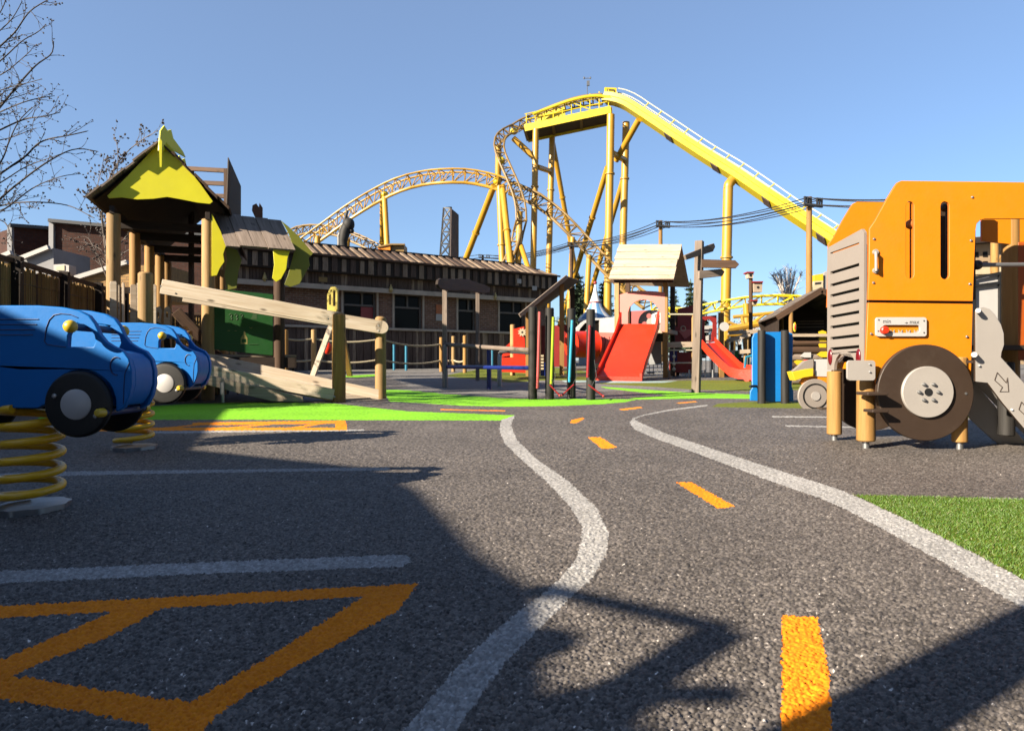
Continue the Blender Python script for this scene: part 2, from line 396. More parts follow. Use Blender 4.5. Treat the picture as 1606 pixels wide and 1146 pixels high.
# ------------------------------------------------------------------ ground
MATS = ['rubber', 'rubber_far', 'line', 'amber', 'lime', 'turf', 'pad']
POLY = [  # (material, outline read off the photograph, projected on to the ground)
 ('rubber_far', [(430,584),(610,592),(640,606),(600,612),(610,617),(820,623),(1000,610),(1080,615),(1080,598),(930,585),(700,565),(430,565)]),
 ('turf', [(690,590),(760,577),(850,574),(905,580),(960,590),(945,598),(860,596),(800,600),(700,590)]),
 ('turf', [(930,598),(1040,597),(1180,596),(1420,594),(1420,606),(1240,612),(1180,614),(1085,611),(1020,606),(940,602)]),
 ('turf', [(1125,633),(1175,630),(1290,630),(1300,641),(1220,640),(1115,638)]),
 ('turf', [(1475,648),(1570,652),(1720,658),(1720,664),(1560,658),(1480,654)]),
 ('pad', [(880,596.5),(960,597),(1060,597.5),(1040,600),(950,600.5),(885,599.5)]),
 ('lime', [(60,648),(235,637),(300,633),(390,631),(520,633),(640,645),(806,652),(785,660),(600,659),(400,658.5),(240,659),(60,662)]),
 ('lime', [(598,611),(640,612),(700,618),(780,624),(830,625.5),(925,626),(1000,626.5),(980,631),(940,634.5),(880,637),(800,638),(720,636),(660,632),(610,630)]),
 ('lime', [(940,606),(1000,610),(1070,615),(1130,617),(1190,619),(1190,625),(1110,624.5),(1040,626),(1000,627),(985,624.5),(1030,622),(1045,620),(1000,615),(950,609)]),
 ('lime', [(520,590),(585,587),(600,589),(560,592)]),
 ('amber', [(1058,757),(1085,758),(1152,796),(1125,799)]),
 ('amber', [(921,686.5),(941,686.5),(967,703),(944,705)]),
 ('amber', [(896,659),(912,655.5),(916,657),(902,665),(892,664)]),
 ('amber', [(970,642),(1004,638),(1006,640),(976,644)]),
 ('amber', [(1058,632),(1090,629),(1092,630.5),(1064,633)]),
 ('amber', [(690,641.5),(790,644),(792,645.5),(690,643)]),
 ('amber', [(1226,967),(1281,970),(1299,1060),(1306,1200),(1225,1200)]),
 ('line', [(-150,902),(0,897),(300,884),(628,871),(641,875),(642,884),(630,890),(300,902),(0,916),(-150,924)]),
 ('line', [(-150,748),(100,740.5),(400,737),(610,733.5),(610,738),(400,741),(100,747),(-150,755)]),
 ('line', [(225,677.5),(570,673.5),(570,675.8),(225,681)]),
 ('line', [(785,659),(782,674),(790,695),(815,720),(855,755),(893,795),(911,825),(912,850),(899,885),(865,922),(800,970),(715,1050),(620,1165),(560,1300),(660,1300),(703,1165),(783,1050),(843,990),(893,940),(927,910),(949,870),(954,838),(936,800),(890,755),(840,720),(809,690),(800,668),(807,652)]),
 ('line', [(1110,636.3),(1050,644),(1005,653),(994,658),(1000,662),(1018,670),(1042,680),(1082,693.5),(1150,716),(1230,742),(1310,767),(1345,781),(1440,826),(1530,871),(1606,912),(1750,990),(1750,1045),(1606,957),(1500,896),(1400,840),(1330,802),(1290,784.5),(1200,753),(1100,715),(1020,686),(994,674),(986,663),(992,656),(1010,650),(1050,642),(1108,634.5)]),
 ('line', [(1210,652.5),(1345,654.5),(1345,656),(1210,654.5)]),
 ('line', [(1232,667),(1340,669.5),(1340,671.5),(1232,669)]),
 ('line', [(1540,781),(1750,786),(1750,790),(1540,784)]),
 ('turf', [(1340,778),(1540,784),(1750,790),(1750,985),(1606,911),(1530,870),(1440,825),(1345,780)]),
 ('amber', [(-150,960),(0,952),(655,917),(645,930),(575,937),(0,971),(-150,980)]),
 ('amber', [(655,917),(622,960),(420,1072),(335,1125),(290,1200),(235,1200),(234,1138),(300,1103),(420,1032),(568,938)]),
 ('amber', [(182,958),(262,951),(190,990),(149,1009),(70,1039),(20,1062),(-70,1094),(-90,1058),(0,1037),(110,990)]),
 ('amber', [(-90,1050),(30,1063),(160,1085),(302,1104),(300,1150),(234,1140),(120,1118),(0,1098),(-90,1090)]),
 ('amber', [(300,663.5),(540,659.5),(544,672.5),(526,673),(524,664.5),(300,668)]),
 ('amber', [(150,671.5),(543,671),(543,675),(150,677)]),
 ('amber', [(335,673),(420,665),(437,665),(362,673)]), ('amber', [(438,673),(498,664),(516,663),(462,673)]), ('amber', [(240,673),(310,666),(328,666),(266,673)]),
]
def ring(cx, cy, r0, r1, n=40):
    return ([(cx + r0 * math.cos(6.2832 * k / n), cy + r0 * math.sin(6.2832 * k / n)) for k in range(n)],
            [(cx + r1 * math.cos(6.2832 * k / n), cy + r1 * math.sin(6.2832 * k / n)) for k in range(n)])
def inpoly(x, y, pl):
    r = np.zeros(x.shape, bool); n = len(pl)
    for i in range(n):
        x0, y0 = pl[i]; x1, y1 = pl[(i + 1) % n]
        if y0 == y1: continue
        c = (y0 > y) != (y1 > y)
        r ^= c & (x < (x1 - x0) * (y - y0) / (y1 - y0) + x0)
    return r
def hsh(i, j, k):
    a = (i.astype(np.int64) * 73856093) ^ (j.astype(np.int64) * 19349663) ^ np.int64(k * 83492791)
    a = (a ^ (a >> 13)) * np.int64(1274126177); a = a ^ (a >> 16)
    return (a & 0xFFFF).astype(np.float32) / 65535.0
def granules(x, y, cell):
    """height and shade of a bed of granules"""
    gx = np.floor(x / cell); gy = np.floor(y / cell)
    best = np.full(x.shape, -1, np.float32); shade = np.zeros(x.shape, np.float32)
    for di in (-1, 0, 1):
        for dj in (-1, 0, 1):
            i = gx + di; j = gy + dj
            cx_ = (i + .1 + .8 * hsh(i, j, 1)) * cell; cy_ = (j + .1 + .8 * hsh(i, j, 2)) * cell
            an = hsh(i, j, 3) * 6.283; e = .55 + .45 * hsh(i, j, 4)
            dx = x - cx_; dy = y - cy_; ca = np.cos(an); sa = np.sin(an)
            u = (dx * ca + dy * sa) / cell; v = (-dx * sa + dy * ca) / (cell * e)
            h = .35 + .65 * hsh(i, j, 5) - 1.15 * (u * u + v * v)
            up = h > best
            best = np.where(up, h, best); shade = np.where(up, hsh(i, j, 6), shade)
    return np.maximum(best, -.35), shade
def build_ground():
    us = np.arange(-.96, .9601, .0019)
    t = math.log(.95); ys = []
    while math.exp(t) < 10: ys.append(math.exp(t)); t += .0020
    while math.exp(t) < 46: ys.append(math.exp(t)); t += .005
    ys = np.array(ys)
    U, Y = np.meshgrid(us, ys); X = (U * Y).ravel(); Y = Y.ravel()
    nx, ny = len(us), len(ys)
    h1, s1 = granules(X.astype(np.float64), Y.astype(np.float64), .0076)
    h2, s2 = granules(X.astype(np.float64) + 3.3, Y.astype(np.float64), .0042)
    hh = .0068 * h1 + .0019 * h2
    fade = np.clip((14 - Y) / 8, 0, 1)
    Z = S * Y + hh * fade + .0025 * np.sin(X * 1.7 + np.sin(Y * 1.1)) * np.clip(Y / 8, 0, 1)
    shade = .72 * s1 + .28 * s2
    rr = hsh(np.floor(X * 9000), np.floor(Y * 9000), 9)
    shade = np.where(Y > 5, .5 * shade + .5 * rr, shade)
    co_ = np.stack([X, Y, Z], 1).astype(np.float32)
    i = np.arange(ny - 1)[:, None] * nx + np.arange(nx - 1)[None, :]
    q = np.stack([i, i + 1, i + nx + 1, i + nx], -1).reshape(-1, 4)
    # jitter the lookup by a granule so that every colour edge is ragged
    jx = X + .006 * (hsh(np.floor(X / .011), np.floor(Y / .011), 21) - .5) * 1.3
    jy = Y + .006 * (hsh(np.floor(X / .011), np.floor(Y / .011), 22) - .5) * 1.3
    fx = jx[q[:, 0]]; fy = jy[q[:, 0]]
    mi = np.zeros(len(q), np.int32)
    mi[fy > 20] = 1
    def lay(name, pts):
        b = (fx > min(p[0] for p in pts)) & (fx < max(p[0] for p in pts)) & (fy > min(p[1] for p in pts)) & (fy < max(p[1] for p in pts))
        k = np.nonzero(b)[0]
        mi[k[inpoly(fx[k], fy[k], pts)]] = MATS.index(name)
    for name, pl in POLY:
        lay(name, [tuple(G(*p)[:2]) for p in pl])
    c = G(760, 603); d2 = np.hypot(fx - c.x, (fy - c.y) * 1.0)
    mi[(d2 > 1.05) & (d2 < 1.22) & (mi == 0)] = MATS.index('amber')
    me = bpy.data.meshes.new('play_surface')
    me.vertices.add(len(co_)); me.vertices.foreach_set('co', co_.ravel())
    me.loops.add(q.size); me.loops.foreach_set('vertex_index', q.ravel().astype(np.int32))
    me.polygons.add(len(q)); me.polygons.foreach_set('loop_start', (np.arange(len(q)) * 4).astype(np.int32))
    for n in MATS: me.materials.append(M[n])
    me.polygons.foreach_set('material_index', mi)
    at = me.attributes.new('grain', 'FLOAT', 'POINT'); at.data.foreach_set('value', shade.astype(np.float32))
    me.update(calc_edges=True); me.validate()
    o = bpy.data.objects.new('play_surface', me); col.objects.link(o); struct(o)
build_ground()
mb = MB(); e = .03
mb.quad([(-400, -60, S * -60 - e), (400, -60, S * -60 - e), (400, 44, S * 44 - e), (-400, 44, S * 44 - e)])
mb.quad([(-400, 44, S * 44 - e), (400, 44, S * 44 - e), (700, 900, S * 44 - e), (-700, 900, S * 44 - e)], mi=1)
struct(mb.build('ground', [M['render'], M['soil']], recalc=False, smooth=False))

# artificial grass: blades over the near turf
def blades():
    g = random.Random(3)
    pl = [tuple(G(*p)[:2]) for p in [(1340,778),(1540,783),(1750,789),(1750,985),(1606,911),(1530,870),(1440,825),(1345,780)]]
    x0, x1 = min(p[0] for p in pl), max(p[0] for p in pl); y0, y1 = min(p[1] for p in pl), max(p[1] for p in pl)
    n = 95000
    X = np.array([g.uniform(x0, x1) for _ in range(n)]); Y = np.array([g.uniform(y0, y1) for _ in range(n)])
    k = inpoly(X, Y, pl); X = X[k]; Y = Y[k]
    mb = MB(); vs = []; fs = []; us = []; ms = []
    for x, y in zip(X, Y):
        a = g.random() * 6.283; h = g.uniform(.008, .019); wd = g.uniform(.0014, .0024); l = g.uniform(.2, .9) * h; b = g.random() * 6.283
        c, s_ = math.cos(a) * wd, math.sin(a) * wd; z = S * y - .001
        i = len(vs)
        vs += [(x - c, y - s_, z), (x + c, y + s_, z), (x + c * .6 + math.cos(b) * l * .4, y + s_ * .6 + math.sin(b) * l * .4, z + h * .6), (x + math.cos(b) * l, y + math.sin(b) * l, z + h)]
        fs.append((i, i + 1, i + 2, i + 3)); us.append([(0, 0)] * 4); ms.append(g.choice((0, 0, 1, 1, 2)))
    mb.v = vs; mb.f = [list(f) for f in fs]; mb.uv = us; mb.m = ms
    stuff(mb.build('artificial_grass', [plain('turf blade', (.062, .155, .004), .6, .1, 5, bump=0), plain('turf blade light', (.105, .215, .008), .6, .1, 5, bump=0), plain('turf blade straw', (.13, .16, .02), .6, .1, 5, bump=0)], recalc=False, smooth=False))
blades()

# ------------------------------------------------------------------ unseen shapes set behind the viewer for the foreground shade and less sky light
KSH = 1 / math.tan(EL)
def back(px, py, z):
    """point at height z whose shadow falls on the ground at this place of the photograph"""
    g = G(px, py); L = (z - g.z) * KSH
    return Vector((g.x - LX * L, g.y - LY * L, z))
def kiosk():  # unseen block added here, its outline traced back from the foreground shade
    zt = 3.0
    top = [back(*p, zt) for p in ((385,632),(360,641),(306,706),(590,735),(662,771),(762,871),(852,926))]
    top += [back(*p, zt) for p in ((862,985),(880,1083),(975,1104),(1072,1150),(1130,1240))]
    top += [top[-1] + Vector((.3, -.7, 0)), top[-1] + Vector((-4.5, -3.5, 0)), top[0] + Vector((-6, -2.0, 0)), top[0] + Vector((-4, 0, 0))]
    t = thing('shade_block', 'dark timber clad block with a flat roof, added unseen behind the viewer to shade the foreground', 'shade block', (-8, 0, 0))
    pl = [(p.x, p.y) for p in top]
    mb = MB(); mb.prism(pl, (0, 0, zt - .16), (1, 0, 0), (0, 1, 0), .16); mb.build('roof', M['darkwood'], t)
    c = sum((Vector(p) for p in pl), Vector((0, 0))) / len(pl)
    mb = MB(); mb.prism([tuple(c + (Vector(p) - c) * .93) for p in pl], (0, 0, -.2), (1, 0, 0), (0, 1, 0), zt + .04); mb.build('wall', M['clad'], t)
kiosk()
def caster():  # invented beams and posts, set so their shadows band the foreground
    z = 2.3; t = thing('beam_caster', 'open timber pergola of crossed beams added unseen behind the viewer to band the foreground with shade', 'caster', (-3.3, -.5, 0))
    b = lambda a, c: (back(*a, z), back(*c, z))
    mb = MB(); p, q = b((850,922), (1146,989)); mb.beam(p, q, .06, .03); mb.build('beam', M['brownwood'], t)
    mb = MB(); p, q = b((1140,990), (950,1105)); mb.beam(p, q, .11, .03); mb.build('beam', M['brownwood'], t)
    mb = MB(); p, q = b((1161,1089), (900,1090)); mb.beam(p, q, .06, .03); mb.build('beam', M['brownwood'], t)
    for k, a in enumerate(((985,1095), (1000,1180), (880,1000))):
        p = back(*a, z); mb = MB(); mb.log((p.x, p.y, -.1), (p.x, p.y, z), .08); mb.build('post', M['post'], t)
caster()
a = G(1400, 1118); d = Vector((LX, LY, 0))
p = a - d * 4.2
mb = MB(); mb.log((p.x, p.y, -.2), (p.x, p.y, 4.6), .105)
tag(mb.build('timber_pole', M['post'], loc=(p.x, p.y, 0)), 'tall round timber pole standing behind the viewer', 'pole')

def blocker():  # added out of view to hold back sky light and deepen the shade
    t = thing('sky_blocker', 'tall dark boarded hall added unseen behind the viewer to cut sky light', 'building', (6, -9, S * -9))
    mb = MB(); mb.box((13, -13, 5.5), (30, 8, 12)); mb.build('wall', M['clad'], t)
    mb = MB(); mb.box((13, -13, 11.7), (31, 9, .5)); mb.build('roof', M['lead'], t)
blocker()
# ------------------------------------------------------------------ spring riders
def smooth01(x): x = max(0, min(1, x)); return x * x * (3 - 2 * x)
def rider(loc):
    ox, oy, oz = loc
    t = thing('spring_car', 'blue car rider on a yellow coil spring nearest the left edge, its rear cut off', 'spring rider', loc, 'blue spring riders')
    W = lambda x, y, z: (ox + x, oy + y, oz + z)
    half = lambda x: .078
    prof = [(-.545,.50),(-.55,.57),(-.54,.65),(-.50,.74),(-.43,.81),(-.33,.855),(-.2,.878),(-.05,.887),(.10,.887),(.20,.880),(.27,.866),(.315,.845),(.345,.81),(.37,.765),(.40,.735),(.44,.715),(.49,.697),(.525,.66),(.54,.61),(.54,.55),(.525,.50),(.497,.455),(.455,.435)]
    cmp = lambda l: [((x if x < .33 else .33 + (x - .33) * .80), z) for x, z in l]
    prof = cmp(prof)
    arch = [(.287 + .144 * math.cos(R(a)), .47 + .146 * math.sin(R(a))) for a in range(-4, 190, 14)]
    arch2 = [(-x, z) for x, z in reversed(arch)]
    poly = prof + arch + [(.10,.452),(-.10,.452)] + arch2 + [(-.47,.452)]
    win = [(.225,.712),(.228,.76),(.245,.80),(.268,.812),(.29,.80),(.315,.79),(.338,.765),(.345,.735),(.335,.712)]
    rear_win = [(-.40,.73),(-.38,.79),(-.30,.82),(-.20,.82),(-.18,.80),(-.18,.73)]
    big_win = [(.02,.70),(.03,.79),(.08,.825),(.20,.825),(.27,.815),(.315,.79),(.338,.765),(.345,.735),(.335,.712)]
    def bent_panel(sgn):
        mb = MB()
        def den(l, step=9):
            r = []
            for i in range(len(l)):
                a, b = l[i], l[(i + 1) % len(l)]; n = max(1, int(math.hypot(a[0] - b[0], a[1] - b[1]) / step))
                r += [(a[0] + (b[0] - a[0]) * k / n, a[1] + (b[1] - a[1]) * k / n) for k in range(n)]
            return r
        n0 = len(mb.v)
        mb.prism(den(poly), W(0, 0, 0), (1, 0, 0), (0, 0, 1), -.03, [den(win if sgn < 0 else big_win)])
        # bend towards the nose
        out = []
        for (x, y, z) in mb.v:
            back_ = y - oy
            off = sgn * half(x - ox) if sgn > 0 else -half(x - ox) - .03 + 0
            if sgn > 0: y2 = oy + half(x - ox) + back_
            else: y2 = oy - half(x - ox) - .03 + back_
            out.append((x, y2, z))
        mb.v = out
        o = mb.build('side_panel', M['blue'], t, bevel=.006)
        return o
    near = bent_panel(-1); far = bent_panel(1)
    # grooves engraved on the near side
    yo = lambda x: oy - half(x) - .0315
    def groove(pts, r=.0022):
        mb = MB(); mb.tube([(ox + x, yo(x) + .0005, oz + z) for x, z in cmp(pts)], r, 6); mb.build('groove', M['blue_dark'], near)
    gp = [(.13,.735),(.137,.79),(.15,.825),(.17,.846),(.20,.852),(.24,.848),(.27,.835)]
    groove(gp + []); groove([(.13,.735),(.14,.722),(.18,.715),(.22,.71)])
    for k in range(4): groove([(-.10, .828 - k * .022), (0, .828 - k * .022), (.105 - k * .008, .828 - k * .022)])
    groove([(.46 + .032 * math.cos(R(a)), .63 + .038 * math.sin(R(a))) for a in range(60, 300, 20)], .003)
    groove([(.528,.645),(.505,.60),(.50,.55),(.497,.47)], .0016)
    # shell between the panels: hood, nose and seat tub
    hood = [(-.51,.52),(-.50,.60),(-.46,.66),(-.22,.66),(-.17,.58),(.15,.58),(.22,.62),(.30,.68),(.41,.70),(.48,.685),(.52,.655),(.535,.61),(.535,.55),(.515,.50),(.48,.462),(.42,.455),(.36,.50),(-.40,.50)]
    mb = MB(); mb.prism(cmp(hood), W(0, 0, 0), (1, 0, 0), (0, 0, 1), -1.0)
    mb.v = [(x, oy + (-half(x - ox) + .001 if abs(y - oy) < .5 else half(x - ox) - .001), z) for x, y, z in mb.v]
    mb.build('nose', M['blue'], t, bevel=.01)
    mb = MB(); mb.box(W(0, 0, .47), (.28, .13, .05)); mb.build('spring_mount', M['tyre'], t, bevel=.006)
    for sx in (.287, -.287):
        for sy in (-1, 1):
            y = sy * (half(sx) + .030)
            mb = MB(); mb.lathe([(0, 0), (.126, 0), (.139, .010), (.139, .026), (.130, .036), (.115, .038), (0, .038)], W(sx, y, .47), (0, sy, 0), 48)
            wh = mb.build('wheel', M['tyre'], t)
            mb = MB(); mb.lathe([(0, 0), (.064, 0), (.064, .003), (.060, .006), (0, .006)], W(sx, y + sy * .0375, .47), (0, sy, 0), 40); mb.build('hub', M['white'], wh)
            for a in (155, -35):
                mb = MB(); mb.lathe([(0, 0), (.011, 0), (.009, .005), (0, .007)], W(sx + .10 * math.cos(R(a)) , y + sy * .0375, .47 + .085 * math.sin(R(a))), (0, sy, 0), 12)
                mb.build('bolt', M['zinc'], wh)
    for nm, x, z, l in (('handlebar', .292, .793, .19), ('foot_bar', .405, .437, .165)):
        mb = MB(); mb.tube([W(x, -l, z), W(x, l, z)], .016, 14); hb = mb.build(nm, M['blue_dark'], t)
        for sy in (-1, 1):
            mb = MB()
            if nm == 'handlebar': mb.ball(W(x, sy * l, z), .027, 20)
            else: mb.lathe([(0, 0), (.019, 0), (.019, .03), (.012, .042), (0, .044)], W(x, sy * (l - .01), z), (0, sy, 0), 16)
            mb.build('grip', M['yellow'], hb)
    mb = MB(); n = 5.4; pts = []
    for i in range(int(n * 28) + 1):
        u = i / (n * 28); a = u * n * 6.283 + 2.2
        z = .05 + .40 * (u if u > .08 else u * .55 + .036 * u / .08)
        r = .111 + (.008 if u < .1 else 0)
        pts.append(W(r * math.cos(a), r * math.sin(a), z))
    mb.tube(pts, .0185, 10); mb.build('coil_spring', M['spring'], t)
    mb = MB(); sh = [((.138 + .005 * math.cos(9 * a)) * math.cos(a), (.158 + .006 * math.cos(9 * a)) * math.sin(a)) for a in [6.2832 * k / 72 for k in range(72)]]
    mb.prism(sh, W(0, 0, -.005), (1, 0, 0), (0, 1, 0), .032); mb.build('base_plate', M['zinc'], t, bevel=.004)
    return t
g = G(50, 799)
r1 = rider((g.x, g.y, g.z))
g = G(211, 704.5)
copy_tree(r1, (g.x, g.y, g.z), 'blue car rider on a yellow coil spring beside the timber ramp, the farther one')

# ------------------------------------------------------------------ orange play truck
def text_obj(s, size, o, ux, uy, mat, parent, name='lettering', ext=.001):
    cu = bpy.data.curves.new('t', 'FONT'); cu.body = s; cu.size = size; cu.extrude = ext; cu.align_x = 'CENTER'; cu.resolution_u = 3
    tmp = bpy.data.objects.new('t', cu); col.objects.link(tmp)
    dg = bpy.context.evaluated_depsgraph_get(); me = bpy.data.meshes.new_from_object(tmp.evaluated_get(dg))
    bpy.data.objects.remove(tmp)
    ux = Vector(ux); uy = Vector(uy); n = ux.cross(uy); off = Vector(parent['_o']) if parent is not None else Vector((0, 0, 0))
    me.transform(Matrix(((ux.x, uy.x, n.x, o[0] - off.x), (ux.y, uy.y, n.y, o[1] - off.y), (ux.z, uy.z, n.z, o[2] - off.z), (0, 0, 0, 1))))
    me.materials.clear(); me.materials.append(mat)
    ob = bpy.data.objects.new(name, me); col.objects.link(ob); ob.parent = parent
    if parent is not None and '_o' in parent: ob['_o'] = parent['_o']
    return ob
def slot(x0, x1, y0, y1, n=6):
    r = (x1 - x0) / 2; c = (x0 + x1) / 2
    return [(c + r * math.cos(R(180 + 180 * k / n)), y0 + r + r * math.sin(R(180 + 180 * k / n))) for k in range(n + 1)] + \
           [(c + r * math.cos(R(180 * k / n)), y1 - r + r * math.sin(R(180 * k / n))) for k in range(n + 1)]
def rrect(x0, y0, x1, y1, r, n=5):
    o = []
    for cx, cy, a0 in ((x1 - r, y0 + r, -90), (x1 - r, y1 - r, 0), (x0 + r, y1 - r, 90), (x0 + r, y0 + r, 180)):
        o += [(cx + r * math.cos(R(a0 + 90 * k / n)), cy + r * math.sin(R(a0 + 90 * k / n))) for k in range(n + 1)]
    return o
def truck():
    Y0 = 4.80; YB = 5.42
    b = GY(1503, 4.95)
    t = thing('play_truck', 'orange play truck with a grey slatted back, big brown wheel and slide', 'play truck', (b.x, b.y, b.z))
    up = [(1361.5,470.5),(1362.5,440),(1364,358),(1372,347),(1390,314),(1404,291),(1408,286),(1414,283.5),(1700,287),(1700,343),(1546,343),(1538,345),(1532,351),(1530.5,360),(1526,472.5)]
    def shift(pl, Y1, Y2): # the same outline at another distance
        return [(CX + (x - CX) * Y1 / Y2, CY + (y - CY) * Y1 / Y2) for x, y in pl]
    slots = [slot(1421, 1433.5, 316, 437), slot(1475.5, 1489, 316, 438)]
    mb = MB(); mb.panel(up, Y0, .022, slots, 0, 1); u = mb.build('upper_panel', [M['orange'], M['orange_edge']], t, bevel=.003)
    low = [(1361.5,474.5),(1526,476.5),(1523,600),(1520,640),(1500,660),(1390,655),(1374,604),(1372,592),(1356.5,590),(1358,560)]
    mb = MB(); mb.panel(low, Y0 + .003, .022, (), 0, 1); lw = mb.build('lower_panel', [M['orange'], M['orange_edge']], t, bevel=.003)
    for x, y in ((1371,375),(1370,443.5),(1525,309.5),(1523,377.5),(1521,445.5),(1366.5,523.5),(1516.5,528)):
        p = P(x, y, Y0); mb = MB(); mb.lathe([(.010, 0), (.010, .002), (.006, .007), (0, .008)], p, (0, -1, 0), 12)
        mb.build('bolt', M['zinc'], u)
    mb = MB(); mb.panel([(1364, 466), (1526, 467), (1525, 482), (1364, 480)], Y0 + .026, .03); mb.build('seam_shade', M['choc'], t)  # dark strip added behind the seam as the shade in the gap
    # far side wall of the truck body
    mb = MB(); up2 = shift(up[:8] + [(1560, 285), (1560, 470)], Y0, YB)
    mb.panel(up2, YB, .022, [[(CX + (x - CX) * Y0 / YB, CY + (y - CY) * Y0 / YB) for x, y in s_] for s_ in (slot(1421, 1433.5, 340, 437),)], 0, 1)
    # sky hole near the back edge
    mb.build('side_wall', [M['orange'], M['orange_edge']], t, bevel=.003)
    # slatted back, facing left
    A = Vector((2.492, 4.835, 0)); B = Vector((2.468, 5.345, 0)); d = (A - B); L = d.length; d.normalize()
    zb = H + (CY - 580) / F * 5.33; z0 = zb
    def zz(py, near=True): return H + (CY - py) / F * (4.835 if near else 5.33)
    top0, top1 = zz(388, False), zz(358)
    cx = L * .5
    arch = [(cx + .155 * math.cos(R(a)), z0 + .0 + .155 * math.sin(R(a)) * .9) for a in range(0, 181, 20)]
    poly = [(0, z0), (0, top0 - .02), (.02, top0), (L - .03, top1), (L, top1 - .03), (L, z0)] + arch
    holes = []
    for k in range(10):
        f = (.155, .215, .315, .40, .485, .57, .655, .745, .83, .868)[k]
        zl = top0 - f * (top0 - z0) ; h_ = .011 if 0 < k < 9 else .006
        if k == 0: zl = top0 - .055 * (top0 - z0)
        holes.append([(.045, zl - h_), (L - .06, zl - h_ + .008), (L - .06, zl + h_ + .008), (.045, zl + h_)])
    mb = MB(); mb.prism(poly, B, d, (0, 0, 1), -.022, holes)
    gp = mb.build('slatted_panel', M['taupe'], t, bevel=.003)
    mb = MB(); mb.hexa((A + B) / 2 + Vector((.032, 0, (top0 + z0) / 2 + .06)), d * (L / 2 - .02), Vector((.004, 0, 0)), Vector((0, 0, (top0 - z0) / 2 - .12))); mb.build('backing', M['black'], gp)  # black sheet standing in for the shaded interior behind the slots
    for k, (s_, z_) in enumerate(((.05, zz(560, False)), (L - .065, zz(560)))):
        o = B + d * s_ + Vector((-.002, 0, z_))
        mb = MB(); mb.ball(o, 1, 20, 0, (.014, .03, .062)); mb.build('tail_lamp', M['lens'], gp)
    mb = MB(); mb.panel(rrect(1329, 565, 1373, 596.5, 5), 4.74, .018); mb.tube([P(1364, 571, 4.75), P(1364, 571, 4.73)], .006, 10, 1); mb.tube([P(1364, 583, 4.75), P(1364, 583, 4.73)], .006, 10, 1)
    mb.build('bumper_plate', [M['pearl'], M['zinc']], t, bevel=.003)
    # handle
    mb = MB(); a, c = P(1374, 396, Y0 - .035), P(1374, 424, Y0 - .035)
    mb.tube([P(1372.5, 396, Y0), a, (a + c) / 2, c, P(1372.5, 424, Y0)], [.008, .011, .009, .011, .008], 12)
    mb.lathe([(.02, 0), (.02, .012), (.0, .014)], P(1372.5, 395.5, Y0), (0, -1, 0), 14); mb.lathe([(.02, 0), (.02, .012), (.0, .014)], P(1372.5, 424.5, Y0), (0, -1, 0), 14)
    mb.build('grab_handle', M['pearl'], t)
    # sliding control
    Yc = Y0 - .016
    mb = MB(); mb.panel(rrect(1374, 497.5, 1453.5, 527.5, 4), Yc, .016, [rrect(1384, 509.5, 1443, 522, 5)], 0, 0); cp = mb.build('control_plate', M['white'], t, bevel=.002)
    mb = MB(); mb.disc(P(1389.5, 517.5, Yc - .03), .027, .032, ch=.006); mb.build('knob', M['red'], cp)
    mb = MB()
    for k in range(4): mb.panel([(1397 + k * 12.3, 517), (1400 + k * 12.3, 521), (1403 + k * 12.3, 517), (1403 + k * 12.3, 523), (1397 + k * 12.3, 523)], Yc + .012, .004)
    mb.build('notch', M['pearl'], cp)
    mb = MB()
    for x, y in ((1378, 501.5), (1449, 503), (1377.5, 519), (1449, 521.5)): mb.lathe([(.006, 0), (.005, .003), (0, .004)], P(x, y, Yc), (0, -1, 0), 10)
    mb.build('screw', M['steel'], cp)
    o = P(1391, 506.5, Yc - .0005); text_obj('min', .040, o, (1, 0, 0), (0, 0, 1), M['steel'], cp)
    o = P(1434, 507.5, Yc - .0005); text_obj('max', .040, o, (1, 0, 0), (0, 0, 1), M['steel'], cp)
    mb = MB(); mb.panel([(1421.5, 504.5), (1424.5, 506.5), (1421.5, 508)], Yc - .001, .001); mb.panel([(1419, 506), (1422, 506), (1422, 506.8), (1419, 506.8)], Yc - .001, .001); mb.build('arrow_mark', M['steel'], cp)
    # wheel
    Yw = Y0 - .055; c = P(1452, 615.5, Yw); r = 75.5 / F * Yw
    mb = MB(); mb.lathe([(0, 0), (r - .004, 0), (r, -.004), (r, -.036), (r - .004, -.04), (0, -.04)], c, (0, -1, 0), 96); wh = mb.build('wheel', M['choc'], t)
    c2 = P(1453, 614.5, Yw); mb = MB(); mb.lathe([(0, .022), (.174, .022), (.178, .018), (.178, -.002), (0, -.002)], c2, (0, -1, 0), 72); hb = mb.build('hub', M['pearl'], wh)
    mb = MB()
    for k in range(6):
        a = R(60 * k); q = c2 + Vector((.066 * math.cos(a), -.022, .062 * math.sin(a)))
        mb.lathe([(.013, 0), (.013, .004), (.009, .018), (0, .022)], q, (0, -1, 0), 12)
    mb.build('bolt', M['zinc'], hb)
    mb = MB(); mb.disc(c2 + Vector((0, -.026, 0)), .027, .006); mb.lathe([(.009, 0), (.009, .004), (0, .006)], P(1515, 617, Yw), (0, -1, 0), 12, 1); mb.build('hub_cap', [M['black'], M['zinc']], hb)
    for k, (px_, Yr) in enumerate(((1452, YB + .03),)):
        cR = Vector((c.x, Yr + .02, c.z + .0)); cR.z = H + (CY - 615.5) / F * Yw
        mb = MB(); mb.lathe([(0, 0), (r - .004, 0), (r, -.004), (r, -.036), (0, -.04)], cR, (0, -1, 0), 72); mb.build('wheel', M['choc'], t)
    # footholds on the wheel edge and corner post
    mb = MB(); p = P(1372, 617, 4.72); mb.box((p.x - .02, p.y, p.z), (.14, .16, .022)); p = P(1378, 644, 4.72); mb.box((p.x - .02, p.y, p.z), (.11, .13, .02)); mb.build('foothold', M['choc'], t, bevel=.005)
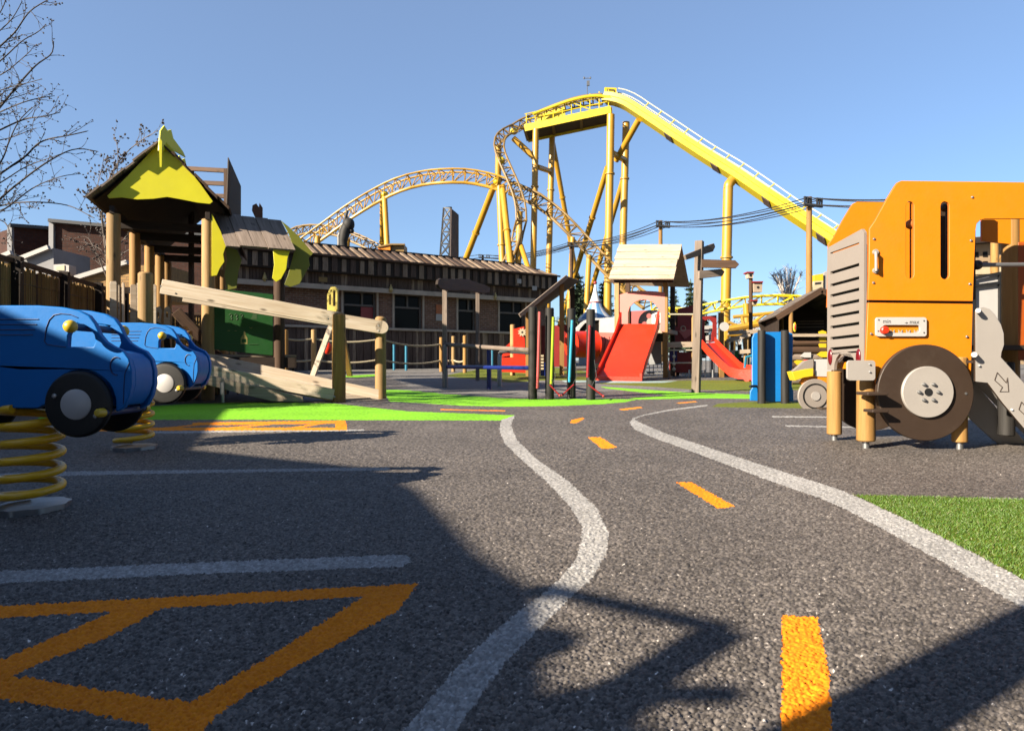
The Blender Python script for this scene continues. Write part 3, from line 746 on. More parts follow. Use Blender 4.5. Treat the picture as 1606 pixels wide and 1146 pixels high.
    # round timber posts with steel feet
    def leg(px, Y, py0, py1, r, pyf):
        a, b_ = P(px, py0, Y), P(px, py1, Y)
        mb = MB(); mb.log(b_, a, r, 24, ch=.12); lg = mb.build('leg', M['post'], t)
        mb = MB(); mb.tube([(b_.x, Y, gz(Y) - .02), (b_.x, Y, b_.z + .02)], .023, 16); mb.build('foot', M['zinc'], lg)
    leg(1308.5, 5.30, 582, 681, .055, 690); leg(1358, 4.87, 596, 691.5, .063, 702); leg(1505, 4.83, 560, 693, .050, 706)
    leg(1585, 5.30, 300, 668, .062, 690); leg(1452, 5.38, 560, 676, .055, 690); leg(1690, 4.9, 300, 690, .06, 700)
    # inside: floor, brown divider, ball track behind the slot
    mb = MB(); p = P(1482, 300, 5.05); q = P(1482, 470, 5.05); mb.box(((p.x + .06), 5.05, (p.z + q.z) / 2 - .0), (.32, .02, p.z - q.z)); mb.build('divider', M['choc'], t)
    mb = MB(); mb.tube([P(1485, 318, 4.96), P(1485, 437, 4.96)], .010, 10, 0); mb.ball(P(1482, 326, 4.9), .030, 16, 0); mb.build('track_rod', M['choc'], t)
    mb = MB(); mb.ball(P(1428, 352, Y0 + .07), .034, 20); mb.tube([P(1428, 318, Y0 + .08), P(1428, 437, Y0 + .08)], .006, 8); mb.build('ball', M['orange_edge'], t)
    x0 = P(1362, 0, Y0).x + .01
    mb = MB(); mb.box(((x0 + 4.1) / 2, 5.12, .83), (4.1 - x0, .52, .03)); mb.build('floor', M['choc'], t)
    mb = MB(); mb.box((x0 + .35, 5.12, .70), (.62, .5, .05)); mb.build('under_beam', M['orange'], t)
    # cab side with the window opening
    mb = MB(); mb.panel([(1540, 330), (1700, 330), (1700, 380), (1600, 380), (1594, 386), (1594, 384), (1540, 378)], 5.25, .02, (), 0, 1)
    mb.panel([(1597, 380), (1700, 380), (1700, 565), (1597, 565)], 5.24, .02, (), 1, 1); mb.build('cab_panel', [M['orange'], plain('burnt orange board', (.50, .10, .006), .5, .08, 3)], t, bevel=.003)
    mb = MB(); mb.tube([P(1533, 415.5, 5.0), P(1700, 414.5, 5.0)], .016, 14, 0); mb.ball(P(1533, 415.5, 5.0), .036, 18, 1); mb.build('cross_bar', [M['steel'], M['black']], t)
    # slide
    side = [(1530,489),(1536,484),(1545,482),(1553,485),(1560,492),(1570,508),(1574.5,522),(1575,540),(1571,552),(1570,560),(1606,600),(1642,642),(1720,735),(1690,735),(1640,702),(1606,671),(1573,632),(1549,600),(1530,598)]
    Ys = 4.60
    mb = MB(); mb.panel(side, Ys, .02, (), 0, 1); sd = mb.build('slide_side', [M['pearl'], M['choc']], t, bevel=.003)
    def arrow(dx, dy):
        pts = [(1564,584),(1578,600),(1580,592),(1582,614),(1568,614),(1572,607),(1560,596)]
        mb = MB(); q = [P(x + dx, y + dy, Ys - .0015) for x, y in pts]; mb.tube(q + [q[0], q[0].lerp(q[1], .2)], .0028, 6); return mb
    for dx, dy in ((0, 0), (38, 46)): arrow(dx, dy).build('arrow_mark', M['choc'], sd)
    mb = MB(); mb.tube([P(1535.5, 573, Ys), P(1535.5, 573, Ys - .01)], .008, 10); mb.tube([P(1587, 642, Ys), P(1587, 642, Ys - .006)], .008, 10); mb.build('bolt', M['zinc'], sd)
    mb = MB(); mb.panel(shift(side, Ys, 5.1), 5.1, .02); mb.build('slide_side', M['pearl'], t, bevel=.003)
    mb = MB(); a, c_ = P(1566, 562, Ys), P(1720, 720, Ys); mb.quad([(a.x, Ys + .02, a.z), (a.x, 5.1, a.z), (c_.x, 5.1, c_.z), (c_.x, Ys + .02, c_.z)]); a2, c2_ = P(1540, 540, Ys), P(1566, 562, Ys); mb.build('slide_bed', M['pearl'], t)
    mb = MB(); p = P(1578, 600, 4.95); q = P(1578, 683, 4.95); mb.log((p.x, 4.95, q.z), (p.x, 4.95, p.z + .15), .055, 16); mb.build('leg', M['black_post'], t)
    mb = MB(); mb.tube([P(1534, 487, 4.66), P(1534, 487, 4.55)], .016, 14); mb.tube([P(1528, 556, 4.7), P(1528, 556, 4.55)], .018, 14); mb.build('cap', M['white'], t)
    mb = MB(); mb.box(P(1526, 567, 4.68), (.05, .07, .02)); mb.build('bracket', M['choc'], t)
truck()

# ------------------------------------------------------------------ blue board between two dark posts
def blue_board():
    b = G(1213, 632); Y = b.y
    t = thing('activity_board', 'bright blue upright board between two black posts beside the red slide', 'play panel', tuple(b))
    mb = MB(); mb.panel([(1177,628),(1177,613),(1180,609),(1180,530),(1183,523),(1190,521),(1236,520),(1243,523),(1244,530),(1242,606),(1244.5,613),(1244.5,629),(1212,630)], Y + .03, .03)
    mb.build('board', M['blueboard'], t, bevel=.005)
    for px, py0, py1 in ((1194.5, 518, 632.5), (1231, 518, 632.5)):
        a, c = P(px, py0, Y - .05), P(px, py1, Y - .05); mb = MB(); mb.log((c.x, c.y, gz(Y) - .02), a, .052, 20, ch=.1); mb.build('post', M['black_post'], t)
    mb = MB(); mb.tube([P(1186, 605.5, Y), P(1180, 605.5, Y - .10), P(1176, 606, Y - .12)], .018, 10); mb.build('knob', M['black'], t)
    mb = MB(); mb.tube([P(1168, 577, Y + .25), P(1170, 560, Y + .25), P(1181, 557, Y + .05)], .016, 8); mb.build('handle', M['tealpole'], t)
blue_board()

# ------------------------------------------------------------------ small digger rocker behind the blue board
def digger():
    Y = 8.15; b = GY(1278, Y)
    t = thing('toy_digger', 'small flat digger with a grey wheel and yellow bucket behind the truck', 'play digger', tuple(b))
    mb = MB(); c = P(1279, 621, Y); mb.lathe([(0, 0), (.20, 0), (.205, -.005), (.205, -.03), (0, -.03)], c, (0, -1, 0), 48); body = mb.build('wheel', M['taupe'], t)
    mb = MB(); mb.lathe([(.152, .002), (.152, .005), (.136, .005), (.136, .002)], c, (0, -1, 0), 48, 0, False); mb.build('tyre_ring', M['tyre'], body)
    mb = MB(); mb.disc(c + Vector((0, -.012, 0)), .052, .012); mb.build('hub', M['pearl'], body)
    mb = MB(); mb.panel([(1255,600),(1264,588),(1300,586),(1330,588),(1330,606),(1300,601),(1278,598),(1262,606)], Y + .03, .05); mb.build('chassis', M['orange'], t, bevel=.004)
    mb = MB(); mb.panel([(1278,564),(1300,563),(1330,563),(1330,592),(1279,590)], Y + .02, .03); mb.build('cab_plate', M['white'], t, bevel=.004)
    mb = MB(); mb.panel([(1242,583),(1262,579),(1276,577),(1276,590),(1262,592),(1247,597)], Y - .02, .16); mb.build('bucket', M['yellow'], t, bevel=.006)
    mb = MB(); mb.panel([(1243,582),(1262,566),(1276,563),(1276,577),(1260,580)], Y - .01, .06); mb.build('arm', M['taupe'], t, bevel=.004)
    mb = MB(); p = P(1300, 644, Y); mb.box((p.x + .1, Y, gz(Y) + .01), (.5, .3, .02)); mb.build('base_plate', M['choc'], t)
digger()
# ------------------------------------------------------------------ upright planes that run at an angle to the view
class Pl:
    """upright plane through O (x, y) along d; s measures along it, n towards the viewer"""
    def __init__(s, O, d):
        s.O = Vector((O[0], O[1], 0)); s.d = Vector((d[0], d[1], 0)).normalized()
        s.n = Vector((s.d.y, -s.d.x, 0))
    def off(s, k): return Pl((s.O + s.n * k)[:2], s.d[:2])
    def hit(s, px, py):
        k = (px - CX) / F
        a = (k * s.O.y - s.O.x) / (s.d.x - k * s.d.y)
        Y = s.O.y + s.d.y * a
        return a, H + (CY - py) / F * Y
    def at(s, a, z, n=0): return s.O + s.d * a + s.n * n + Vector((0, 0, z))
    def pt(s, px, py, n=0): a, z = s.hit(px, py); return s.at(a, z, n)
def plpanel(mb, pl, pxpoly, depth, holes=(), mi=0, side_mi=None):
    t = lambda l: [pl.hit(*p) for p in l]
    return mb.prism(t(pxpoly), pl.O, pl.d, (0, 0, 1), -depth, [t(h) for h in holes], mi, side_mi)

# ------------------------------------------------------------------ timber climbing tower with ramp
def tower():
    u = Vector((.948, .319, 0)); v = Vector((-.319, .948, 0)); O = Vector((-5.37, 9.2, 0))
    T = lambda a, b, z: O + u * a + v * b + Vector((0, 0, z))
    fr = Pl((O.x, O.y), (u.x, u.y))
    t = thing('climbing_tower', 'tall timber climbing tower with lime gable, plank roof and boarded ramp', 'play tower', (-4.6, 9.4, gz(9.4)))
    bs = (0, 1.42, 2.63, 3.68, 4.53)
    for a in (0, 1.17):
        for b in bs:
            p = T(a, b, 0); mb = MB(); mb.log((p.x, p.y, gz(p.y) - .05), (p.x, p.y, 2.74), .088 if b == 0 else .082, 20, ch=.05)
            mb.build('post', M['post2'] if b == 0 else M['post'], t)
    # roof of overlapping boards
    for sgn in (-1, 1):
        mb = MB(); n = 6
        for k in range(n):
            f0, f1 = k / n, (k + 1) / n + .03
            def rp(f, b): return T(.585 + sgn * f * .82, b, 3.70 - f * .80 + (.10 * (f - .5) ** 2 * 4 - .1) * 0)
            o = rnd.uniform(-.04, .04)
            for b0, b1 in ((-.19 + o, 2.2), (2.203, 4.9 + o)):
                p0, p1 = rp((f0 + f1) / 2, b0), rp((f0 + f1) / 2, b1)
                sl = (rp(f1, 0) - rp(f0, 0)); nn = sl.normalized().cross(v)
                if nn.z < 0: nn = -nn
                c = (p0 + p1) / 2 + nn * (.02 + .012 * (k % 2))
                mb.hexa(c, (p1 - p0) / 2, sl / 2, nn * .012)
        mb.build('roof', M['brownwood'] if sgn > 0 else M['greywood'], t)
    mb = MB(); mb.quad([T(.585, -.08, 3.66), T(-.21, -.08, 2.88), T(-.21, 4.8, 2.88), T(.585, 4.8, 3.66)]); mb.quad([T(.585, -.08, 3.66), T(1.38, -.08, 2.88), T(1.38, 4.8, 2.88), T(.585, 4.8, 3.66)])
    for b in (.5, 1.42, 2.63, 3.68): mb.beam(T(-.1, b, 2.7), T(1.27, b, 2.7), .05, .12)
    for a in (0, 1.17): mb.beam(T(a, -.1, 2.78), T(a, 4.7, 2.78), .06, .10)
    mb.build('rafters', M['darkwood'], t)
    g = fr.off(.115)
    mb = MB(); plpanel(mb, g, [(171,311),(190,309.5),(215,313),(240,312),(262,309),(285,313),(310,318),(329,320),(334,316),(314,288),(293,262),(274,238),(257,219),(246,228),(222,253),(192,284),(168,307)], .022)
    mb.build('gable_board', M['limeboard'], t, bevel=.003)
    # flame shaped ridge boards, each set along the ridge
    for b0, sc_ in ((-.20, 1.0), (1.25, .95), (2.6, .9)):
        mb = MB(); pl = [(-.02, -.12), (0, .16), (.05, .26), (.09, .21), (.14, .25), (.17, .14), (.30, .02), (.34, -.05), (.2, -.03)]
        mb.prism([(x * sc_ * 1.5 if b0 > 0 else x * 1.5, z * sc_ * (1.1 if b0 > 0 else .98)) for x, z in pl], T(.585, b0, 3.70), (v * .86 + u * .5).normalized(), (0, 0, 1), .02)
        mb.build('ridge_flame', M['limeboard'], t, bevel=.003)
    mb = MB(); plpanel(mb, fr.off(.30), [(249,224),(251,217),(254,222),(253.5,262),(250.5,262)], .02); mb.build('finial', M['limeboard'], t)
    # lower bay with weathered roof, leaf shaped boards and the green shop board
    f2 = fr.off(.30); b2 = fr.off(-.42)
    tl, tr = b2.pt(335, 334), b2.pt(441, 347); bl, br = f2.pt(354, 385.5), f2.pt(463, 391.5)
    mb = MB(); n = 5
    for k in range(n):
        f0, f1 = k / n + .004, (k + 1) / n - .004
        a0, a1 = tl.lerp(tr, f0), tl.lerp(tr, f1); c0, c1 = bl.lerp(br, f0), bl.lerp(br, f1); e_ = rnd.uniform(-.03, .03)
        c0 = c0 + (c0 - a0) * e_; c1 = c1 + (c1 - a1) * e_
        nn = (a1 - a0).cross(c0 - a0).normalized(); nn = nn if nn.z > 0 else -nn
        mid = (a0 + a1 + c0 + c1) / 4 + nn * .006 * (k % 2)
        mb.hexa(mid, ((c0 + c1) - (a0 + a1)) / 4, ((a1 + c1) - (a0 + c0)) / 4, nn * .013)
    mb.build('bay_roof', M['greywood'], t)
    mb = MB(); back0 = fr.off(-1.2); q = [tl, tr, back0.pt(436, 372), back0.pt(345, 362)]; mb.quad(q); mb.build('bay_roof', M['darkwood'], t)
    mb = MB(); plpanel(mb, fr.off(.09), [(332,335),(346,362),(354,386),(350,398),(352,410),(345,420),(340,432),(332,433)], .02); mb.build('leaf_board', M['leafboard'], t, bevel=.003)
    mb = MB(); plpanel(mb, fr.off(.02), [(353,386),(372,392),(379,408),(374,425),(371,452),(356,455),(352,430),(356,408)], .02); mb.build('leaf_board', M['olive'], t, bevel=.003)
    mb = MB(); plpanel(mb, fr.off(.16), [(441,346),(452,355),(470,372),(491,397),(484,405),(486,416),(477,432),(470,445),(455,450),(446,446),(452,430),(462,392),(452,365)], .02); mb.build('leaf_board', M['olive'], t, bevel=.003)
    mb = MB(); plpanel(mb, fr.off(.28), [(428,391),(455,392),(451,405),(449,422),(441,437),(433,442),(427,436),(430,415)], .02); mb.build('leaf_board', M['limeboard'], t, bevel=.003)
    mb = MB(); plpanel(mb, b2, [(400,341),(395,330),(396,322),(402,319),(406,325),(407,318),(412,326),(412,341)], .02); mb.build('ridge_flame', plain('brown flame board', (.17, .055, .015), .6), t)
    for px, top in ((438, 375),):
        a, _ = fr.hit(px, 400); p = fr.at(a, 0); mb = MB(); mb.log((p.x, p.y, gz(p.y) - .05), (p.x, p.y, fr.hit(px, top)[1]), .080, 18); mb.build('post', M['brownwood'], t)
    bk = fr.off(-1.2)
    for px in (337, 349.5, 441):
        a, _ = bk.hit(px, 400); p = bk.at(a, 0); mb = MB(); mb.log((p.x, p.y, gz(p.y)), (p.x, p.y, 2.2), .055, 14); mb.build('post', M['post'], t)
    bd = fr.off(.03)
    mb = MB(); plpanel(mb, bd, [(329,452),(428,461.5),(428,557.5),(329,547.5)], .022); gb = mb.build('shop_board', M['greenboard'], t, bevel=.003)
    e = bd.off(.0015); mb = MB(); plpanel(mb, e, [(377.5,539.5),(377.5,530),(381,525),(382,519.5),(384,519.5),(385,525),(388,530),(388,539.5)], .001, [[(379,537),(379,531.5),(386.5,531.5),(386.5,537)]]); mb.build('bottle_print', M['gold'], gb)
    mb = MB(); plpanel(mb, e, [(397,491),(403,490),(403,500.5),(393,500.5),(395,497)], .001); mb.build('print_mark', M['greenprint'], gb)
    def stroke(pts, r=.0035):
        mb = MB(); mb.tube([e.pt(*p) for p in pts], r, 5); return mb
    for k in range(3):
        x = 359 + k * 8.5; stroke([(x, 494), (x + 3, 492), (x + 5, 494), (x + 3, 497), (x + 5, 499), (x + 3.5, 501.5), (x, 500.5)]).build('print_mark', M['greenprint'], gb)
    for pts in (((357,518.5),(360.5,518.5)), ((368,518.8),(371.5,518.8)), ((381,514.5),(385,514.5)), ((391,513),(394,515),(396,513)), ((398,514),(405,514)), ((356,539.5),(377,540)), ((390,540),(405,540))):
        stroke(pts).build('print_mark', M['gold'] if pts[0][0] in (357, 368, 391) else M['greenprint'], gb)
    # deck and joists
    mb = MB()
    for k in range(8): mb.beam(T(-.05, .06 + k * .145, .84), T(2.35, .06 + k * .145, .84), .138, .035)
    for k in range(24): mb.beam(T(-.05, 1.22 + k * .145, .845), T(1.22, 1.22 + k * .145, .845), .138, .035)
    mb.build('deck', M['palewood'], t)
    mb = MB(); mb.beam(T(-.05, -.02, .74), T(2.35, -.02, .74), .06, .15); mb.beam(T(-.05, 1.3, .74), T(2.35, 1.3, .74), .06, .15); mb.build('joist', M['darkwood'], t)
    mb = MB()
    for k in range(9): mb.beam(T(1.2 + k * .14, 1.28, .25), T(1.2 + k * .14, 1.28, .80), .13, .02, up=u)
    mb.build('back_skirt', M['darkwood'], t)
    # upright pales beside the ramp
    pf = Pl((-5.0, 8.98), (u.x, u.y))
    for k, (x0, x1, y0) in enumerate(((172, 183, 441), (185, 187.5, 446), (191, 195, 443), (204, 214, 446), (214.5, 223, 443), (224, 234, 442), (234.5, 245, 446))):
        mb = MB(); plpanel(mb, pf, [(x0, y0 + 2), (x0 + 1.5, y0), (x1 - 1.5, y0), (x1, y0 + 2), (x1, 548), (x0, 548)], .03); mb.build('pale', M['palewood'] if k % 2 else M['pine'], t, bevel=.004)
    mb = MB(); plpanel(mb, pf.off(-.04), [(176, 450), (240, 450), (240, 460), (176, 460)], .03); mb.build('rail', M['palewood'], t)
    # ramp
    r = Vector((.986, .166, 0)); N0 = Vector((-2.32, 9.15, 0)); Fa = G(597, 625.5); Fa.z = 0
    def on(base, s_, z): return base - r * s_ + Vector((0, 0, z))
    p = on(N0, 0, 0); mb = MB(); mb.log((p.x, p.y, gz(p.y) - .05), (p.x, p.y, 1.40), .090, 20, ch=.28); mb.build('post', M['post'], t)
    p = Fa; mb = MB(); mb.log((p.x, p.y, gz(p.y) - .05), (p.x, p.y, 1.40), .080, 20, ch=.3); mb.build('post', M['post2'], t)
    p = on(N0, 2.41, 0); mb = MB(); mb.log((p.x, p.y, gz(p.y) - .05), (p.x, p.y, 1.89), .092, 20, ch=.2); mb.build('post', M['post2'], t)
    mb = MB(); o = Vector((.02, -.115, 0)); mb.beam(on(N0, 2.22, 1.715) + o * .0, on(N0, .0, 1.315) + Vector((.02, -.0, 0)), .05, .185); mb.build('handrail', M['pine'], t, bevel=.006)
    q = Vector((.02, -.11, 0)); mb = MB(); mb.beam(on(Fa, 2.62, 1.655) + q, on(Fa, -.02, 1.24) + q, .05, .185); mb.lathe([(0, -.025), (.092, -.025), (.092, .025), (0, .025)], on(Fa, -.02, 1.24) + q, (-.166, .986, 0), 24); mb.build('handrail', M['pine'], t, bevel=.005)
    q2 = Vector((.01, -.05, 0))
    mb = MB(); mb.beam(on(N0, 2.25, .755) + q2 * 1.0, on(N0, .06, .312) + q2, .045, .15); mb.build('side_board', M['pine'], t, bevel=.006)
    mb = MB(); mb.beam(on(Fa, 2.60, .845) + q2, on(Fa, .0, .277) + q2, .045, .15); mb.build('side_board', M['pine'], t, bevel=.006)
    mb = MB(); mb.box(on(Fa, 2.66, .86) + q2 + Vector((0, -.01, 0)), (.12, .06, .13)); mb.build('end_block', M['pine'], t, bevel=.006)
    mb = MB(); wv = Fa - N0; wv.z = 0
    for k in range(18):
        s_ = 2.5 - k * .139; z = .215 + s_ * .21
        c0, c1 = on(N0, s_, z), on(N0, s_, z) + wv * .93 + Vector((.0, 0, 0)); c1.z = z
        mb.hexa((c0 + c1) / 2, (c1 - c0) / 2, r * .064 + Vector((0, 0, -.0135)), Vector((0, 0, .014)))
    mb.build('ramp_deck', M['palewood'], t)
    st = Pl((on(N0, 0, 0) + Vector((.02, -.10, 0)))[:2], (r.x, r.y))
    mb = MB(); plpanel(mb, st, [(300,578),(316,585.5),(475,622),(475.5,630),(425,628.5),(380,618),(316,601),(300,597)], .045); mb.build('stringer', M['palewood'], t, bevel=.005)
    mb = MB(); p0, p1 = st.pt(350, 599, .02), st.pt(350, 631, .02); mb.box((p0 + p1) / 2 + Vector((0, -.01, .05)), (.05, .03, .16)); mb.tube([p1, p0], .022, 12); mb.build('steel_foot', M['zinc'], t)
    for pl_, px, py, r_ in ((st.off(.0), 524.5, 622, .014), (st.off(-.02), 309, 551, .011), (st.off(.02), 350, 606, .009), (st.off(-.55), 594, 511, .012), (st.off(-.55), 594, 519, .012), (st.off(-.02), 253, 449, .010), (st.off(-.02), 515, 500, .011)):
        mb = MB(); mb.lathe([(r_, 0), (r_, .004), (r_ * .5, .009), (0, .009)], pl_.pt(px, py, .012), tuple(st.n), 10); mb.build('bolt', M['zinc'], t)
    # dark log steps and slide rail under the roof
    dk = fr.off(-.5)
    mb = MB(); p0, p1 = dk.pt(276, 488), dk.pt(348, 566); mb.beam(p0, p1, .05, .15); mb.build('slanted_rail', M['brownwood'], t, bevel=.005)
    for px, y0, hh in ((248, 482, 78), (262, 482, 75)):
        mb = MB(); plpanel(mb, fr.off(-.3 - (px - 248) * .02), [(px - 5, y0 + hh), (px - 5, y0 + 6), (px - 3, y0), (px + 3, y0 - 2), (px + 6, y0 + 5), (px + 4, y0 + 22), (px + 7, y0 + 32), (px + 3, y0 + 44), (px + 7, y0 + hh)], .03, [[(px - 1, y0 + 6), (px - 2, y0 + 14), (px + 1, y0 + 17), (px + 2, y0 + 9)]]); mb.build('carved_board', M['black_post'], t)
    for px, y0, m in ((288, 512, 'post2'), (295, 519, 'post'), (303, 540, 'brownwood')):
        a, z = fr.off(-.2).hit(px, y0); p = fr.off(-.2).at(a, 0); mb = MB(); mb.log((p.x, p.y, gz(p.y)), (p.x, p.y, z), .06, 14); mb.build('stub_post', M[m], t)
tower()

# timber lookout behind the tower
def lookout():
    Y = 12.6; b = GY(362, Y)
    t = thing('timber_lookout', 'open ladder frame with a dark pointed board, rising behind the lime gable', 'lookout frame', tuple(b))
    for y0, y1 in ((264, 268), (285.5, 288.5), (306, 308)):
        mb = MB(); mb.beam(P(286, y0, Y + .4), P(357, y1, Y), .06, .075); mb.build('rail', M['brownwood'], t)
    for px, yt in ((355.5, 265), (300, 262)):
        a = P(px, yt, Y + (.4 if px < 320 else 0)); mb = MB(); mb.beam((a.x, a.y, gz(Y)), a, .08, .07, up=(0, 1, 0)); mb.build('upright', M['brownwood'], t)
    mb = MB(); a, b_, c, d = P(358.5, 247, Y - .05), P(378, 292, Y + 1.3), P(378, 337, Y + 1.3), P(352, 335, Y - .05)
    a0 = P(355.5, 335, Y - .05)
    n = Vector((.9, -.3, 0)).normalized() * .02
    for q in ([a, b_, c, a0],):
        mb.add([x for x in q] + [x - n for x in q], [(0, 1, 2, 3), (7, 6, 5, 4), (0, 4, 5, 1), (1, 5, 6, 2), (2, 6, 7, 3), (3, 7, 4, 0)], [[(0, 0), (0, 1), (1, 1), (1, 0)]] * 6)
    mb.build('pointed_board', M['darkwood'], t)
lookout()

# ------------------------------------------------------------------ reed fences
def reed_fence(label, A, d, L, h, npost, seed):
    g = random.Random(seed); A = Vector((*A, 0)); d = Vector((*d, 0)).normalized(); n = Vector((d.y, -d.x, 0))
    t = thing('reed_fence', label, 'fence', (A.x, A.y, gz(A.y)))
    step = L / npost
    for k in range(npost + 1):
        p = A + d * step * k + n * .06
        mb = MB(); mb.box((p.x, p.y, gz(p.y) + h / 2 + .02), (.11, .11, h + .06), Matrix.Rotation(math.atan2(d.y, d.x), 3, 'Z')); mb.build('post', M['darkwood'], t)
        if k == npost: break
        mb = MB(); s_ = 0.0
        while s_ < step:
            q = A + d * (step * k + s_); r = g.uniform(.007, .014); hh = h - g.uniform(.03, .09)
            mb.tube([(q.x, q.y, gz(q.y)), (q.x + n.x * g.uniform(-.01, .012), q.y + n.y * g.uniform(-.01, .012), gz(q.y) + hh)], r, 5, cap=False, mi=g.choice((0, 0, 0, 1)))
            s_ += r * 1.7
        mb.build('reed_panel', [M['bamboo'], M['brownwood']], t)
        mb = MB(); a, b = A + d * step * k, A + d * step * (k + 1)
        for f in (.2, .42, .64, .86): mb.tube([(a.x + n.x * .016, a.y + n.y * .016, gz(a.y) + h * f), (b.x + n.x * .016, b.y + n.y * .016, gz(b.y) + h * f)], .003, 4, cap=False)
        mb.build('binding_wire', M['black'], t)
    b = A + d * L; mb = MB(); mb.beam((A.x, A.y, gz(A.y) + h), (b.x, b.y, gz(b.y) + h), .09, .05); mb.build('top_rail', M['brownwood'], t)
reed_fence('reed screen fence with dark posts running back along the left edge', (-5.62, 6.7), (-.283, .959), 8.4, 1.79, 5, 1)
reed_fence('short reed screen fence seen between the tower posts', (-8.0, 14.75), (.948, .319), 1.3, 1.5, 1, 2)

# ------------------------------------------------------------------ brick blocks at the far left
def brick_block(label, px0, px1, py0, py1, Y, depth, edge):
    p, q = P(px0, py0, Y), P(px1, py1, Y + .9); b = GY(px0, Y)
    t = thing('brick_building', label, 'building', tuple(b))
    mb = MB(); zt = lambda a: a.z
    mb.prism([(0, b.z - .2), ((q - p).xy.length, b.z - .2), ((q - p).xy.length, q.z), (0, p.z)], (p.x, p.y, 0), Vector((q.x - p.x, q.y - p.y, 0)).normalized(), (0, 0, 1), -depth); mb.build('wall', M['brick_dark'], t)
    mb = MB(); mb.beam(p + Vector((-.1, -.05, .05)), q + Vector((.1, -.05, .05)), .35, .10); mb.build('coping', M['lead'], t)
    if edge: mb = MB(); mb.box((p.x - .06, p.y - .03, (p.z + b.z) / 2), (.14, .12, p.z - b.z)); mb.build('corner_board', M['render'], t)
brick_block('low dark brick block with a flat roof at the far left', 21, 84, 357, 362, 21.5, 4, True)
brick_block('taller dark brick block with dark coping behind the left tower posts', 86, 345, 350, 374, 21.0, 3, True)
def shed(label, pts, Y, wallpts, m):
    b = GY(pts[0][0], Y); t = thing('sloping_shed', label, 'shed', tuple(b))
    mb = MB(); mb.panel(wallpts, Y + .1, 1.6); mb.build('wall', m, t)
    mb = MB(); mb.beam(P(*pts[0], Y), P(*pts[1], Y), .12, .11); mb.build('barge_board', M['pearl'], t)
shed('grey rendered shed with a white sloping edge board behind the reed fence', ((34, 405), (77, 388)), 18.4, [(34, 440), (34, 409), (84, 389), (84, 440)], M['render'])
shed('grey shed with a white sloping edge board at the very left', ((-40, 420), (18, 396)), 18.6, [(-60, 450), (-60, 428), (20, 398), (20, 450)], M['render'])
shed('sand coloured shed with a white sloping edge board next to the left tower post', ((119, 436), (200, 411)), 17.6, [(112, 455), (119, 440), (200, 416), (260, 416), (260, 470), (112, 470)], bricks('sand brick', (.48, .29, .12), (.40, .22, .09), (.25, .18, .1)))
mb = MB(); mb.panel([(84, 415), (100, 414), (108, 416), (108, 430), (84, 430)], 18.0, .3); mb.panel([(88, 418.5), (101, 415.8), (101, 424), (88, 424)], 17.98, .02, mi=1)
tag(mb.build('vent_box', [M['pearl'], M['cream']], loc=tuple(GY(96, 18))), 'small pale box with tan slats on the wall behind the reed fence', 'vent box')

